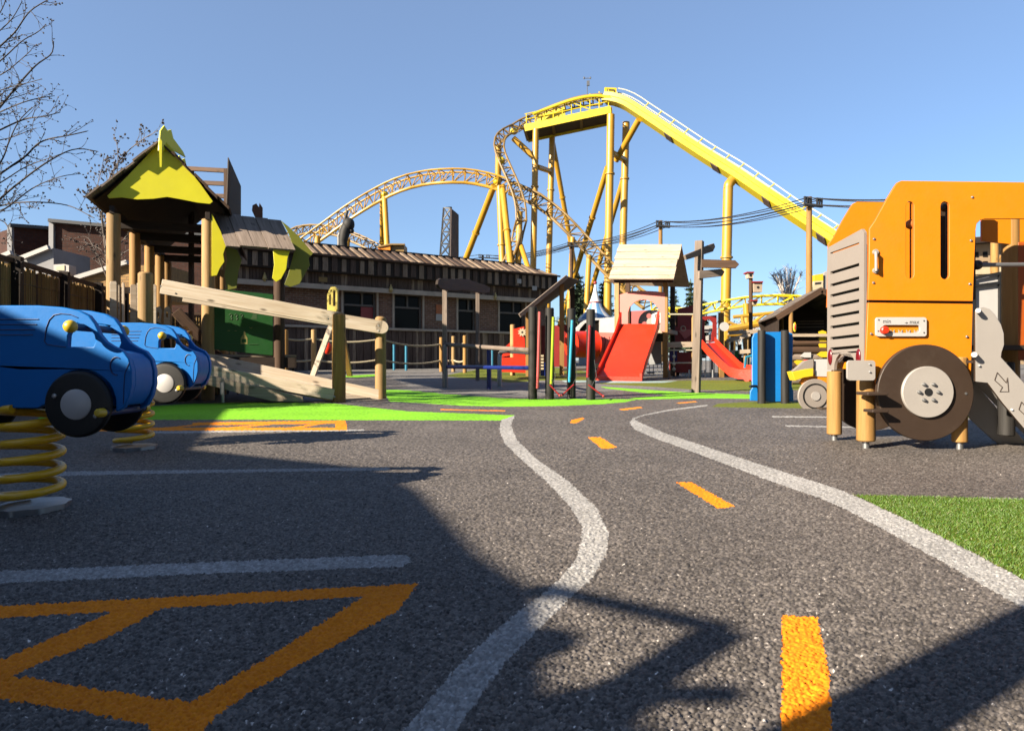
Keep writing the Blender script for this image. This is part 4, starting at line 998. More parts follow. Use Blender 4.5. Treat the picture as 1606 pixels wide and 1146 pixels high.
# ------------------------------------------------------------------ plank and brick saloon building
def saloon():
    A = (-7.75, 23.5); pl = Pl(A, (.83, .556)); s0, s1 = -2.2, 11.15
    b = pl.at(4, gz(25.5)); t = thing('saloon_building', 'long brown building with brick piers, dark windows and a ribbed plank canopy', 'building', tuple(b))
    g = random.Random(5)
    zs, zt = 2.06, 3.42      # sill, trim
    S_ = lambda px: pl.hit(px, 500)[0]
    ops = [(538, 590), (618, 662), (718, 746), (783, 823)]
    W = [(S_(a), S_(c)) for a, c in ops]
    edges = [s0] + [x for w_ in W for x in w_] + [s1]
    for i in range(0, len(edges), 2):
        a, c = edges[i], edges[i + 1]
        mb = MB(); mb.prism([(a, zs - .1), (c, zs - .1), (c, zt + .05), (a, zt + .05)], pl.O, pl.d, (0, 0, 1), -.3)
        mb.build('brick_pier', M['brick'], t)
        for x in (a + .04, c - .04):
            mb = MB(); mb.box(pl.at(x, (zs + zt) / 2, .025), (.07, .05, zt - zs), Matrix.Rotation(math.atan2(pl.d.y, pl.d.x), 3, 'Z')); mb.build('pier_trim', M['trim'], t)
    rot = Matrix.Rotation(math.atan2(pl.d.y, pl.d.x), 3, 'Z')
    mb = MB(); mb.prism([(s0, .2), (s1, .2), (s1, 4.95), (s0, 4.95)], pl.off(-.5).O, pl.d, (0, 0, 1), -6); mb.build('wall', M['darkwood'], t)
    for k, (a, c) in enumerate(W):
        m_ = (a + c) / 2; wd = c - a; hgt = zt - zs
        mb = MB(); fz = zs + hgt * .62
        for x in (a + .04, c - .04, m_ + (.12 if k != 1 else 0)): mb.box(pl.at(x, zs + hgt / 2 + (0 if x != m_ + (.12 if k != 1 else 0) else hgt * .31), -.12), (.07, .08, hgt if x in (a + .04, c - .04) else hgt * .38), rot)
        for z in (zs + .03, fz, zt - .03): mb.box(pl.at(m_, z, -.115), (wd - .06, .09, .07), rot)
        wn = mb.build('window', M['frame'], t)
        mb = MB(); mb.box(pl.at(m_, zs + hgt / 2, -.16), (wd, .02, hgt), rot); mb.build('pane', M['glass'], wn)
        mb = MB(); mb.box(pl.at(m_, zs - .02, .05), (wd + .2, .16, .07), rot); mb.build('sill', M['trim'], wn)
    mb = MB(); mb.box(pl.at(W[0][1] - .3, zs + .42, -.13), (.5, .02, .75), rot); mb.build('window_poster', M['deepred'], t)
    # boarded base
    mb = MB(); x = s0; k = 0
    while x < s1:
        wd = g.uniform(.11, .16); p = pl.at(x, 0, .06); z0 = gz(p.y) - .1
        mb.hexa(pl.at(x + wd / 2, (z0 + zs) / 2, .05 + .03 * (k % 2)), Vector((0, 0, (zs - z0) / 2)), pl.d * (wd * .46), pl.n * .02, mi=g.choice((0, 0, 1)))
        x += wd; k += 1
    mb.prism([(s0, .2), (s1, .2), (s1, zs - .02), (s0, zs - .02)], pl.O + pl.n * .03, pl.d, (0, 0, 1), -.2, mi=2)
    mb.build('boarded_base', [M['clad'], M['batten'], M['darkwood']], t)
    mb = MB(); mb.beam(pl.at(s0, zs, .10), pl.at(s1, zs, .10), .14, .08); mb.build('sill_band', M['trim'], t)
    mb = MB(); mb.beam(pl.at(s0, zt + .03, .32), pl.at(s1 - .1, zt + .03, .32), .12, .17); mb.build('trim_beam', M['trim'], t)
    mb = MB(); x = s0
    while x < s1:
        wd = g.uniform(.09, .13); mb.hexa(pl.at(x + wd / 2, zt + .40, .27 + g.uniform(0, .025)), Vector((0, 0, .32 + g.uniform(0, .02))), pl.d * wd * .46, pl.n * .015, mi=g.choice((0, 0, 0, 1))); x += wd
    mb.prism([(s0, zt), (s1, zt), (s1, zt + .75), (s0, zt + .75)], pl.O + pl.n * .25, pl.d, (0, 0, 1), -.6, mi=2)
    mb.build('upper_cladding', [M['clad'], M['batten'], M['darkwood']], t)
    ze0, ze1 = zt + .52, zt + 1.08
    mb = MB(); mb.prism([(s0 - .1, ze0), (s1 + .15, ze0), (s1 + .15, ze1), (s0 - .1, ze1)], pl.O + pl.n * .56, pl.d, (0, 0, 1), -.5)
    mb.build('fascia', M['darkwood'], t)
    mb = MB(); x = s0
    while x < s1 + .05:
        mb.hexa(pl.at(x, (ze0 + ze1) / 2 - .01 + g.uniform(-.015, .015), .585), Vector((0, 0, .235 + g.uniform(-.02, .02))), pl.d * g.uniform(.075, .10), pl.n * .022, mi=g.choice((0, 0, 1)))
        x += .335
    mb.build('fascia_battens', [M['batten'], M['clad']], t)
    # sloping ribbed canopy roof
    zr = zt + 1.62; sr = s1 - .9
    mb = MB(); q = [pl.at(s0 - .2, ze1, .66), pl.at(s1 + .2, ze1, .66), pl.at(sr, zr, -.55), pl.at(s0 - .2, zr, -.55)]; mb.quad(q); mb.quad([pl.at(s1 + .2, ze1, .66), pl.at(s1 + .2, ze1, -5), pl.at(sr, zr, -4), pl.at(sr, zr, -.55)])
    mb.quad([pl.at(s0 - .2, zr, -.55), pl.at(sr, zr, -.55), pl.at(sr, zr, -5), pl.at(s0 - .2, zr, -5)]); mb.build('canopy_roof', M['darkwood'], t)
    mb = MB(); x = s0
    while x < s1 + .1:
        f = 1 if x < sr else max(.1, (s1 + .2 - x) / 1.1)
        p0, p1 = pl.at(x, ze1 + .03, .66), pl.at(min(x, x - (0 if x < sr else .25)), ze1 + .03 + (zr - ze1) * f, .66 - 1.21 * f)
        mb.beam(p0, p1, .135, .05, up=pl.n + Vector((0, 0, 1)), mi=g.choice((0, 0, 0, 1, 2))); x += .335
    mb.build('roof_ribs', [M['batten'], M['clad'], M['brownwood']], t)
    mb = MB(); mb.beam(pl.at(s0, ze1 + .01, .69), pl.at(s1 + .2, ze1 + .01, .69), .05, .07); mb.build('eave_board', M['brownwood'], t)
    mb = MB(); mb.beam(pl.at(s0, zr + .03, -.55), pl.at(sr, zr + .03, -.55), .12, .08); mb.build('ridge_board', M['darkwood'], t)
    for px, py in ((415, 435), (613, 453), (777, 465)):
        p = pl.off(.40).pt(px, py); mb = MB(); mb.lathe([(.02, .16), (.03, .10), (.05, .08), (.07, -.02), (.09, -.06), (.03, -.07), (.05, -.12), (0, -.14)], p, (0, 0, 1), 12); mb.build('wall_lamp', M['brass'], t)
    for px, py, w_, h_, m in ((511, 437, .30, .17, 'coaster_old'), (814, 441, .20, .18, 'pearl'), (838, 452, .24, .18, 'pearl')):
        a, z = pl.off(.62).hit(px, py); n_ = .63 if m == 'pearl' else .32
        mb = MB(); mb.box(pl.at(a, z, n_), (w_, .03, h_), rot); mb.build('notice', M[m], t)
    a, z = pl.hit(689, 491)
    mb = MB(); mb.box(pl.at(a, z + .15, .02), (.30, .03, .36), rot); mb.box(pl.at(a - .02, z - .17, .025), (.28, .03, .26), rot, 1); mb.build('poster', [plain('orange poster', (.5, .13, .02), .6, .3, 9), M['pearl']], t)
saloon()
# ------------------------------------------------------------------ rope fence in front of the saloon
def sag(a, b, d, n=9): return [a.lerp(b, k / n) - Vector((0, 0, d * 4 * (k / n) * (1 - k / n))) for k in range(n + 1)]
def rope_fence():
    pts = [(448, 588, 517), (492, 587, 517), (597, 586, 518), (692, 583, 529), (711, 583, 527), (729, 584.5, 526)]
    t = thing('rope_fence', 'post fence with two sagging pale ropes in front of the saloon', 'fence', tuple(G(560, 586)))
    tops = []
    for px, pb, pt in pts:
        g = G(px, pb); tp = P(px, pt, g.y); r = .075 if px < 650 else .062
        mb = MB(); mb.log((g.x, g.y, g.z - .05), tp, r, 12); mb.build('post', M['post'] if px not in (711, 492) else M['post2'], t); tops.append((g, tp))
    for (g0, t0), (g1, t1) in zip(tops, tops[1:]):
        for f in (.80, .33):
            a = g0.lerp(t0, f); b = g1.lerp(t1, f); mb = MB(); mb.tube(sag(a, b, min(.13, .05 * (b - a).length)), .028, 7); mb.build('rope', M['rope'], t)
rope_fence()
pole0 = None
for px, pt, pb in ((451, 540, 579), (475, 541, 579), (488, 543, 579), (618, 541, 580), (637, 541, 581), (772, 549, 578)):
    g = G(px, pb); tp = P(px, pt, g.y)
    mb = MB(); mb.tube([g - Vector((0, 0, .05)), tp], .045, 10); mb.tube([tp, tp + Vector((0, 0, .02))], .055, 10)
    tag(mb.build('blue_pole', M['tealpole'], loc=tuple(g)), 'slim blue steel pole against the boarded base of the saloon', 'pole', 'slim blue poles along the saloon')

def a_frame():
    Y = 17.2; b = GY(520, Y)
    t = thing('swing_frame', 'pale timber A-frame with a slotted yellow plastic top in front of the saloon', 'play frame', tuple(b))
    for (a, c), m in ((((528, 488), (489, 583)), 'pine'), (((531, 490), (549, 585)), 'post')):
        p0, p1 = P(*a, Y), P(*c, Y + (0 if m == 'pine' else 1.2)); p1.z = gz(p1.y) - .02; mb = MB(); mb.beam(p0, p1, .12, .13, up=(0, 1, 0)); mb.build('leg', M[m], t)
    mb = MB(); mb.panel([(513,487),(513,462),(516,455),(519,450),(525,449.5),(529,453),(529,487)], Y - .06, .12, [[(516,478),(516,463),(519,461),(519,478)],[(522,480),(522,456),(526,455),(526,480)],[(517.5,458),(520,453),(520.5,457)]]); mb.panel([(515,485),(528,485),(527,490),(516,490)], Y - .08, .16); mb.build('top_frame', plain('pale yellow plastic', (.72, .58, .10), .5, .1, 4), t)
    mb = MB(); p = P(514, 546, Y + .3); mb.ball(p, 1, 14, 0, (.11, .11, .16)); mb.build('seat', M['red'], t)
a_frame()

def arch_gate():
    A, B = G(697.5, 607), GY(749, 15.6)
    t = thing('entrance_arch', 'two grey timber posts carrying a wavy dark plank sign', 'entrance arch', tuple(A))
    for p, py, px in ((A, 446, 697.5), (B, 450, 749)):
        mb = MB(); mb.beam(p - Vector((0, 0, .05)), P(px, py, p.y), .085, .085, up=(0, 1, 0)); mb.build('post', M['greywood'], t)
    pl = Pl(A[:2], (B - A)[:2]).off(.06); mb = MB()
    plpanel(mb, pl, [(687,446),(688,439),(692,436.5),(700,437),(712,438),(722,437),(735,438),(748,443),(760,446),(769,451),(768,458),(760,460),(745,458),(730,455),(715,456),(700,455),(690,452)], .05)
    mb.build('plank_sign', M['darkwood'], t, bevel=.005)
arch_gate()

def bars():
    t = thing('balance_bars', 'grey and navy metal bars with a bent silver pipe beside the black posts', 'play bars', tuple(G(767, 609)))
    def pipe(pts, r, m, nm='bar'): mb = MB(); mb.tube(pts, r, 10); mb.build(nm, M[m], t)
    Y = 12.6
    a, b = P(697, 540, Y + .3), P(834, 549.5, 10.1); pipe([a, b], .038, 'greywood', 'top_rail')
    a, b = P(697, 575, Y + .2), P(834, 577, 10.2); pipe([a, b], .034, 'navy', 'lower_rail')
    g = G(767, 610); pipe([g, P(767, 546, g.y)], .042, 'navy', 'post')
    g = G(698.5, 608); pipe([g, P(698.5, 540, g.y)], .045, 'steel', 'post')
    g = G(783.5, 606); Yb = g.y; pipe([g, P(783.5, 560, Yb), P(784.5, 554, Yb), P(788, 551, Yb - .1), P(795, 550, Yb - .3), P(834, 552, 10.6)], .045, 'zinc', 'bent_pipe')
bars()

# ------------------------------------------------------------------ four musical posts
for px, pt, pb, c, nm, (tx0, ty0, tx1, ty1), lab in (
    (835.5, 481.5, 626, 'chime_pink', 'pink', (846.5, 489, 843, 609), 'black post with a pink chime tube, leftmost of the four musical posts'),
    (862, 483, 626, 'chime_lime', 'lime', (868, 497, 864.5, 602), 'black post with a lime green chime tube beside the pink one'),
    (896, 484, 625, 'chime_cyan', 'cyan', (897.5, 502, 893, 599), 'black post with a light blue chime tube between lime and red'),
    (926.5, 485, 627, 'chime_red', 'red', (925, 510, 921.5, 592), 'black post with a dark red chime tube in front of the big slide')):
    g = G(px, pb); Y = g.y; t = thing('musical_post', lab, 'chime post', tuple(g), 'musical posts with coloured tubes')
    mb = MB(); mb.log((g.x, Y, g.z - .05), P(px, pt, Y), .064, 20, ch=.12); mb.build('post', M['black_post'], t)
    mb = MB(); mb.tube([P(tx1, ty1, Y - .10), P(tx0, ty0, Y - .10)], .021, 14); ch_ = mb.build('chime_tube', M[c], t)
    for f in (.06, .94):
        p = P(tx1, ty1, Y - .10).lerp(P(tx0, ty0, Y - .10), f); mb = MB(); mb.tube([p + Vector((0, -.022, 0)), p + Vector((0, .07, 0))], .007, 8); mb.build('bolt', M['zinc'], ch_)
    if nm != 'pink':
        dx = {'lime': (0, 16, 4), 'cyan': (4, -14, 12), 'red': (-4, 20, 14)}[nm]
        a, b = P(px + dx[0], 603, Y - .12), P(px + dx[1], 622, Y - .16); a.z = max(a.z, g.z + .13); b.z = g.z + .06
        mb = MB(); mb.tube([P(px + 5, 560, Y - .06), P(px + 9, 590, Y - .1), a.lerp(b, .2)], .004, 5); mb.build('tether', M['wire'], t)
        mb = MB(); mb.tube([a, b], .011, 8); mb.ball(b, .02, 10); mb.build('beater', M['chime_red'], t)

# ------------------------------------------------------------------ lean-to playhouse behind the musical posts
def lean_house():
    Y = 19.0; b = GY(850, Y)
    t = thing('play_shelter', 'red panelled play shelter under a steep brown lean-to roof behind the black posts', 'play shelter', tuple(b))
    a, c, d, e = P(815, 495, 17.8), P(889, 434, 18.6), P(909, 441, 20.4), P(846, 486, 20.2)
    n = (c - a).cross(d - a).normalized() * .05
    if n.z < 0: n = -n
    q = [a, c, d, e]; mb = MB(); mb.add(q + [x + n for x in q], [(0, 1, 2, 3), (7, 6, 5, 4), (0, 4, 5, 1), (1, 5, 6, 2), (2, 6, 7, 3), (3, 7, 4, 0)], [[(0, 0), (1.6, 0), (1.6, 1.8), (0, 1.8)]] * 2 + [[(0, 0), (0, .05), (1.5, .05), (1.5, 0)]] * 4)
    mb.build('roof', M['brownwood'], t)
    mb = MB(); mb.beam(a + Vector((0, -.02, .0)), c + Vector((0, -.02, .0)), .05, .10); mb.build('barge_board', M['greywood'], t)
    for px, pt, Yp in ((828, 486, 18.2), (881, 446, 18.7), (898, 452, 20.1), (845, 490, 20.0)):
        g = GY(px, Yp); mb = MB(); mb.beam(g, P(px, pt, Yp), 0.12, .12, up=(0, 1, 0)); mb.build('post', M['post'] if Yp < 19 else M['brownwood'], t)
    mb = MB(); mb.panel([(805,516),(822,512),(824,570),(805,570)], 18.8, .04); mb.panel([(786,561),(831,559),(831,585),(787,583)], 18.6, .04); mb.panel([(790,545),(803,535),(806,556),(786,560)], 19.1, .05); mb.build('red_panel', M['red'], t)
    mb = MB(); c_ = P(819, 521, 18.77)
    mb.prism([((.10 + .024 * math.cos(a_ * 9)) * math.cos(a_), (.10 + .024 * math.cos(a_ * 9)) * math.sin(a_)) for a_ in [6.2832 * k / 60 for k in range(60)]], c_, (1, 0, 0), (0, 0, 1), .01); mb.disc(c_ + Vector((0, -.015, 0)), .028, .01, mi=1); mb.build('flower_disc', [M['cream'], M['black']], t)
    mb = MB(); mb.panel([(848,511),(903,509),(903,575),(848,575)], 20.1, .04); mb.build('back_panel', M['deepred'], t)
    mb = MB(); mb.panel([(848,570),(862,566),(862,612),(848,590)], 18.4, .05); mb.build('navy_panel', M['navy'], t)
    mb = MB()
    for k in range(5): p = P(850.5, 558 + k * 5, 18.3); mb.box(p, (.07, .05, .05))
    mb.build('rung_beads', M['cream'], t)
    g = GY(804, 18.9); mb = MB(); mb.log(g, P(804, 509, 18.9), .07, 12); mb.build('post', M['post2'], t)
lean_house()

# ------------------------------------------------------------------ big slide tower
def slide_tower():
    t = thing('slide_tower', 'red slide tower with a pale plank roof, crawl tube and second narrow slide', 'play tower', tuple(GY(1005, 17.6)))
    fr = Pl((2.74, 17.75), (.905, -.425)); zd = 1.62
    def post(pl, px, pt, m='post', r=.06, nm='post'):
        a, z = pl.hit(px, pt); p = pl.at(a, 0); mb = MB(); mb.beam((p.x, p.y, gz(p.y) - .02), (p.x, p.y, z), r * 1.9, r * 1.9, up=pl.d); mb.build(nm, M[m], t)
    bk = fr.off(-1.25)
    post(fr, 968, 436, 'post2'); post(fr, 1044, 434, 'post'); post(bk, 985, 430, 'brownwood'); post(bk, 1055, 430, 'darkwood')
    # plank roof
    a, b_, c, d = P(972, 384, 17.9), P(1069, 384, 17.0), P(1056.5, 438, 16.3), P(955, 438, 17.2)
    n = (b_ - a).cross(d - a).normalized(); n = n if n.z > 0 else -n; mb = MB(); K = 9
    for k in range(K):
        p0, p1 = a.lerp(d, k / K), b_.lerp(c, k / K); q0, q1 = a.lerp(d, (k + .97) / K), b_.lerp(c, (k + .97) / K); e = rnd.uniform(-.02, .02)
        mb.hexa((p0 + p1 + q0 + q1) / 4 + n * (.012 * (k % 2)), ((p1 + q1) - (p0 + q0)) / 4 * (1 + e), ((q0 + q1) - (p0 + p1)) / 4, n * .016)
    mb.build('roof', M['palewood'], t)
    a2, b2 = a + Vector((.45, .95, -.95)), b_ + Vector((.45, .95, -.95)); mb = MB(); mb.quad([a, b_, b2, a2]); mb.build('roof', M['palewood'], t)
    mb = MB(); mb.beam(P(958, 441, 17.4), P(1056, 440, 16.6), .05, .09); mb.build('eave_beam', M['brownwood'], t)
    # arch board
    s_ = fr.off(.06); arch = [(985,520),(985,490),(988,481),(995,474),(1004,470),(1014,470),(1024,474),(1032,482),(1036,492),(1036,520)]
    mb = MB(); plpanel(mb, s_, [(972,520),(972,462),(985,458),(1008,456),(1030,457),(1043,459),(1043,520)] + list(reversed(arch)), .03); mb.build('arch_board', M['pink'], t, bevel=.004)
    mb = MB(); plpanel(mb, bk, [(985,488),(1030,486),(1030,512),(985,512)], .03); mb.build('back_panel', M['deepred'], t)
    # play disc with three holes
    dsc = fr.off(-.5); a, z = dsc.hit(1021, 505); r = .33
    cc = [(a + r * math.cos(R(k * 10)), z + r * .95 * math.sin(R(k * 10))) for k in range(36)]
    hl = lambda x, y, q: [(a + x + q * math.cos(R(k * 20)), z + y + q * math.sin(R(k * 20))) for k in range(18)]
    mb = MB(); mb.prism(cc, dsc.O, dsc.d, (0, 0, 1), .03, [hl(-.17, -.05, .07), hl(-.05, .16, .07)]); dd = mb.build('play_disc', M['taupe'], t)
    mb = MB(); mb.prism([(a + .03, z - .1), (a + .03, z + .28), (a + .15, z + .30), (a + .30, z + .22), (a + .30, z + .02), (a + .18, z - .12)], dsc.O + dsc.n * .035, dsc.d, (0, 0, 1), .012, [hl(.18, .14, .07)]); mb.build('disc_plate', M['white'], dd)
    # deck
    mb = MB(); p = [fr.at(0, zd), fr.at(1.3, zd), bk.at(1.3, zd), bk.at(0, zd)]; mb.prism([(q.x, q.y) for q in p], (0, 0, zd - .1), (1, 0, 0), (0, 1, 0), .1); mb.build('deck', M['palewood'], t)
    # wide slide
    L0, R0 = P(975, 508, 17.35), P(1031, 508, 16.9); L1, R1 = P(945, 575, 16.2), P(1008, 575, 15.85); L2, R2 = P(936, 590, 15.75), P(1003, 590, 15.4)
    for q, py in ((L2, 0), (R2, 0)): q.z = gz(q.y) + .10
    mb = MB(); n = 8
    bed = [(L0.lerp(L1, k / n), R0.lerp(R1, k / n)) for k in range(n + 1)] + [(L1.lerp(L2, f) + Vector((0, 0, -.02 * math.sin(3.14 * f))), R1.lerp(R2, f) + Vector((0, 0, -.02 * math.sin(3.14 * f)))) for f in (.33, .66, 1)]
    for (l, r_), (l2, r2) in zip(bed, bed[1:]): mb.quad([l, r_, r2, l2])
    dn = Vector((0, 0, -.11)); l, r_ = bed[-1]; mb.quad([l, r_, r_ + dn, l + dn]); sl = mb.build('slide_bed', M['red'], t)
    for side in (0, 1):
        mb = MB(); o = Vector((-.05, -.02, 0)) if side == 0 else Vector((.05, -.02, 0))
        pts = [b_[side] for b_ in bed]; m = len(pts)
        hgt = [.30, .20] + [.12] * (m - 4) + [.10, .08]
        vs = []; 
        for q, h in zip(pts, hgt): vs += [q + Vector((0, 0, -.09)), q + Vector((0, 0, h)), q + o + Vector((0, 0, h)), q + o + Vector((0, 0, -.09))]
        fs = []
        for i in range(m - 1):
            for k in range(4): fs.append((4 * i + k, 4 * i + (k + 1) % 4, 4 * i + 4 + (k + 1) % 4, 4 * i + 4 + k))
        fs += [(0, 1, 2, 3), (4 * m - 4, 4 * m - 3, 4 * m - 2, 4 * m - 1)]
        mb.add(vs, fs, [[(0, 0), (0, .2), (.2, .2), (.2, 0)]] * len(fs)); mb.build('slide_side', M['red'], t)
    # crawl tube and wavy board to the left
    a, b_ = P(896, 540, 17.4), P(932, 540, 17.7); mb = MB(); mb.tube([a, a.lerp(b_, .06), a.lerp(b_, .94), b_], [.36, .34, .34, .36], 28); mb.build('crawl_tube', M['red'], t)
    w_ = Pl((1.95, 18.0), (.97, -.22)); mb = MB(); slots_ = []
    for k in range(5):
        x0 = 933 + k * 7.5; slots_.append([(x0 + 1.2 * math.sin(j * .9) - .5, 528 + j * 4.2) for j in range(9)] + [(x0 + 1.2 * math.sin(j * .9) + .8, 528 + j * 4.2) for j in range(8, -1, -1)])
    plpanel(mb, w_, [(927,524),(940,521),(975,522),(975,570),(927,570)], .03, slots_); mb.build('wavy_board', M['pink'], t)
    mb = MB(); plpanel(mb, w_.off(-.06), [(930,526),(973,526),(973,568),(930,568)], .02); mb.build('backing_board', M['deepred'], t)
    mb = MB(); mb.beam(w_.pt(925, 574, .02), w_.pt(972, 574, .02), .10, .12); mb.build('floor_beam', M['palewood'], t)
    mb = MB(); mb.beam(w_.pt(880, 590, -.1), w_.pt(975, 588, -.1), .3, .08); mb.beam(w_.pt(880, 580, -.3), w_.pt(975, 578, -.3), .06, .06); mb.build('ground_beam', M['darkwood'], t)
    mb = MB(); plpanel(mb, w_.off(-.5), [(941,499),(967,497),(968,526),(940,526)], .03); mb.build('white_board', M['white'], t)
    # shop counter under the deck
    mb = MB(); plpanel(mb, fr.off(-.55), [(1018,522),(1042,522),(1042,536),(1018,536)], .03, (), 1); plpanel(mb, fr.off(-.5), [(1018,536),(1037,535),(1037,570),(1018,572)], .03, (), 0); mb.build('counter_board', [M['steel'], M['black']], t)
    # bridge to the second deck
    br = Pl(fr.at(1.3, 0)[:2], (.97, .05))
    post(br, 1090, 494, 'post2', .07); post(br.off(-.3), 1131, 490, 'post', .06); post(br.off(-1.4), 1062, 490, 'brownwood', .05)
    for py, r in ((493, .022), (549, .018), (569, .018)):
        mb = MB(); mb.tube([br.pt(1046, py), br.pt(1088, py)], r, 8); mb.build('bar', M['railwhite'], t)
    mb = MB(); mb.beam(br.pt(1046, 541), br.pt(1088, 540), .12, .14); mb.build('deck_beam', M['palewood'], t)
    for px in (1047, 1057):
        mb = MB(); mb.tube([br.pt(px, 543), br.pt(px, 582)], .012, 6)
        for py in (559, 571, 579): mb.ball(br.pt(px, py), .045, 10)
        mb.build('climbing_beads', M['railwhite'], t)
    rb = br.off(-1.3); mb = MB(); plpanel(mb, rb, [(1063,484),(1090,478),(1090,541),(1052,541),(1052,512),(1063,512)], .03); rp = mb.build('side_board', M['deepred'], t)
    mb = MB(); e = rb.off(.02); q = e.pt(1071.5, 515); mb.lathe([(.055, 0), (.075, 0), (.075, .012), (.055, .012), (.055, 0)], q, tuple(e.n), 24, 0, False); mb.build('ring_mark', M['cream'], rp)
    mb = MB(); plpanel(mb, rb.off(.03), [(1064,519),(1070,516),(1086,517),(1086,523),(1074,532),(1070,526)], .015); mb.build('pink_mark', M['pink'], rp)
    mb = MB(); plpanel(mb, br.off(-1.2), [(1050,552),(1088,552),(1088,584),(1050,584)], .03, (), 0); plpanel(mb, br.off(-1.0), [(1050,548),(1062,548),(1062,566),(1050,566)], .03, (), 1); mb.build('under_board', [M['deepred'], M['navy']], t)
    pn = br.off(-.1); mb = MB(); plpanel(mb, pn, [(1097,497),(1124,494),(1124,536),(1097,536)], .03, [[(1105,512),(1106,503),(1112,500),(1118,506),(1118,518),(1116,524),(1116,534),(1106,534),(1105,524)]]); mb.build('gate_board', M['deepred'], t)
    mb = MB(); plpanel(mb, br.off(-.4), [(1104,511),(1119,510),(1119,519),(1110,521),(1104,521)], .02); plpanel(mb, br.off(-.4), [(1107,527),(1116,524),(1114,540),(1108,540)], .02); mb.build('white_board', M['white'], t)
    mb = MB(); mb.disc(br.pt(1134, 512.5, .1), .115, .03, tuple(br.n), 28); mb.build('white_disc', M['white'], t)
    # narrow slide
    def pts(l): return [P(x, y, Y) for x, y, Y in l]
    near = pts([(1098,533,16.4),(1112,549,16.1),(1130,567,15.8),(1144,579,15.6),(1158,583,15.4),(1180,584,15.2)]); far = pts([(1121,532,16.8),(1135,547,16.5),(1150,561,16.2),(1160,571,16.0),(1168,576,15.8),(1187,577,15.6)])
    mb = MB()
    for i in range(5): mb.quad([near[i] + Vector((0, 0, -.08)), far[i] + Vector((0, 0, -.08)), far[i + 1] + Vector((0, 0, -.08)), near[i + 1] + Vector((0, 0, -.08))])
    mb.build('slide_bed', M['red'], t)
    for l in (near, far):
        mb = MB(); vs = []; fs = []
        for q in l: vs += [q + Vector((0, 0, -.16)), q + Vector((0, 0, .06)), q + Vector((.02, .04, .06)), q + Vector((.02, .04, -.16))]
        for i in range(5):
            for k in range(4): fs.append((4 * i + k, 4 * i + (k + 1) % 4, 4 * i + 4 + (k + 1) % 4, 4 * i + 4 + k))
        fs += [(0, 1, 2, 3), (20, 21, 22, 23)]; mb.add(vs, fs, [[(0, 0), (0, .2), (.2, .2), (.2, 0)]] * len(fs)); mb.build('slide_side', M['red'], t)
    mb = MB(); a = P(1161, 584, 15.4); mb.beam(a, (a.x + .16, 15.3, gz(15.3)), .12, .09); mb.beam(P(1172, 586, 15.3), (P(1172, 586, 15.3).x + .12, 15.2, gz(15.2)), .08, .05); mb.build('slide_foot', M['red'], t)
    for px, y0, y1 in ((1053, 585, 596), (1085, 586, 598), (1122, 586, 598), (1110, 588, 596)):
        p = br.pt(px, y1, -.2); mb = MB(); mb.tube([(p.x, p.y, gz(p.y)), (p.x, p.y, gz(p.y) + .2)], .03, 8); mb.build('steel_foot', M['zinc'], t)
slide_tower()

def low_fence(label, A, B, h, step, m, nm):
    t = thing(nm, label, 'fence', tuple(A)); mb = MB(); n = int((B - A).length / step)
    for k in range(n + 1):
        p = A.lerp(B, k / n); mb.tube([p, p + Vector((0, 0, h))], .011, 5)
    stuff_ = mb.build('bars', M[m], t)
    for f in (.1, 1.0):
        mb = MB(); mb.beam(A + Vector((0, 0, h * f)), B + Vector((0, 0, h * f)), .03, .035); mb.build('rail', M[m], t)
    for k in range(5):
        p = A.lerp(B, k / 4); mb = MB(); mb.tube([p, p + Vector((0, 0, h + .05))], .035, 8); mb.build('post', M[m], t)
low_fence('low grey bar fence behind the slide tower', GY(1000, 19.5), GY(1240, 18.5), .55, .11, 'steel', 'bar_fence')
low_fence('dark bar fence seen below the orange truck', GY(1440, 10.5), GY(1760, 9.2), .95, .10, 'steel', 'bar_fence')

# ------------------------------------------------------------------ fingerpost
def fingerpost():
    g = G(1091.5, 615.5); Y = g.y
    t = thing('fingerpost', 'tall grey timber signpost with three blank pointed arms', 'signpost', tuple(g))
    mb = MB(); mb.beam(g - Vector((0, 0, .05)), P(1097, 378, Y), .125, .125, up=(.85, -.5, 0)); mb.build('post', M['greywood'], t, bevel=.008)
    def arm(pts, Ya, m, dy):
        mb = MB(); q = [P(x, y, Ya + dy * (x - 1097)) for x, y in pts]; c = sum(q, Vector()) / len(q)
        d = (P(pts[1][0], pts[1][1], Ya + dy * (pts[1][0] - 1097)) - q[0]); d.z = 0; d.normalize(); n = Vector((d.y, -d.x, 0)) * .045
        k = len(q); fs = [tuple(range(k)), tuple(range(2 * k - 1, k - 1, -1))] + [(i, (i + 1) % k, k + (i + 1) % k, k + i) for i in range(k)]
        us = [[((p - c).dot(d), p.z) for p in q]] * 2; us[1] = list(reversed(us[0])); us += [[(0, 0), (.3, 0), (.3, .04), (0, .04)]] * k
        mb.add([p - n * 0 for p in q] + [p - n for p in q], fs, us); mb.build('arm', M[m], t, bevel=.004)
    arm([(1074.5,400),(1115,383),(1120,381.5),(1122,387),(1118.5,394.5),(1077,407.5)], Y - .10, 'greywood', .008)
    arm([(1101,406.5),(1153,408),(1159.5,414.5),(1154,420.5),(1101,419.5)], Y - .10, 'brownwood', -.002)
    arm([(1097,424.5),(1132,421.5),(1137,426),(1133,433),(1097,437)], Y - .13, 'greywood', .004)
fingerpost()

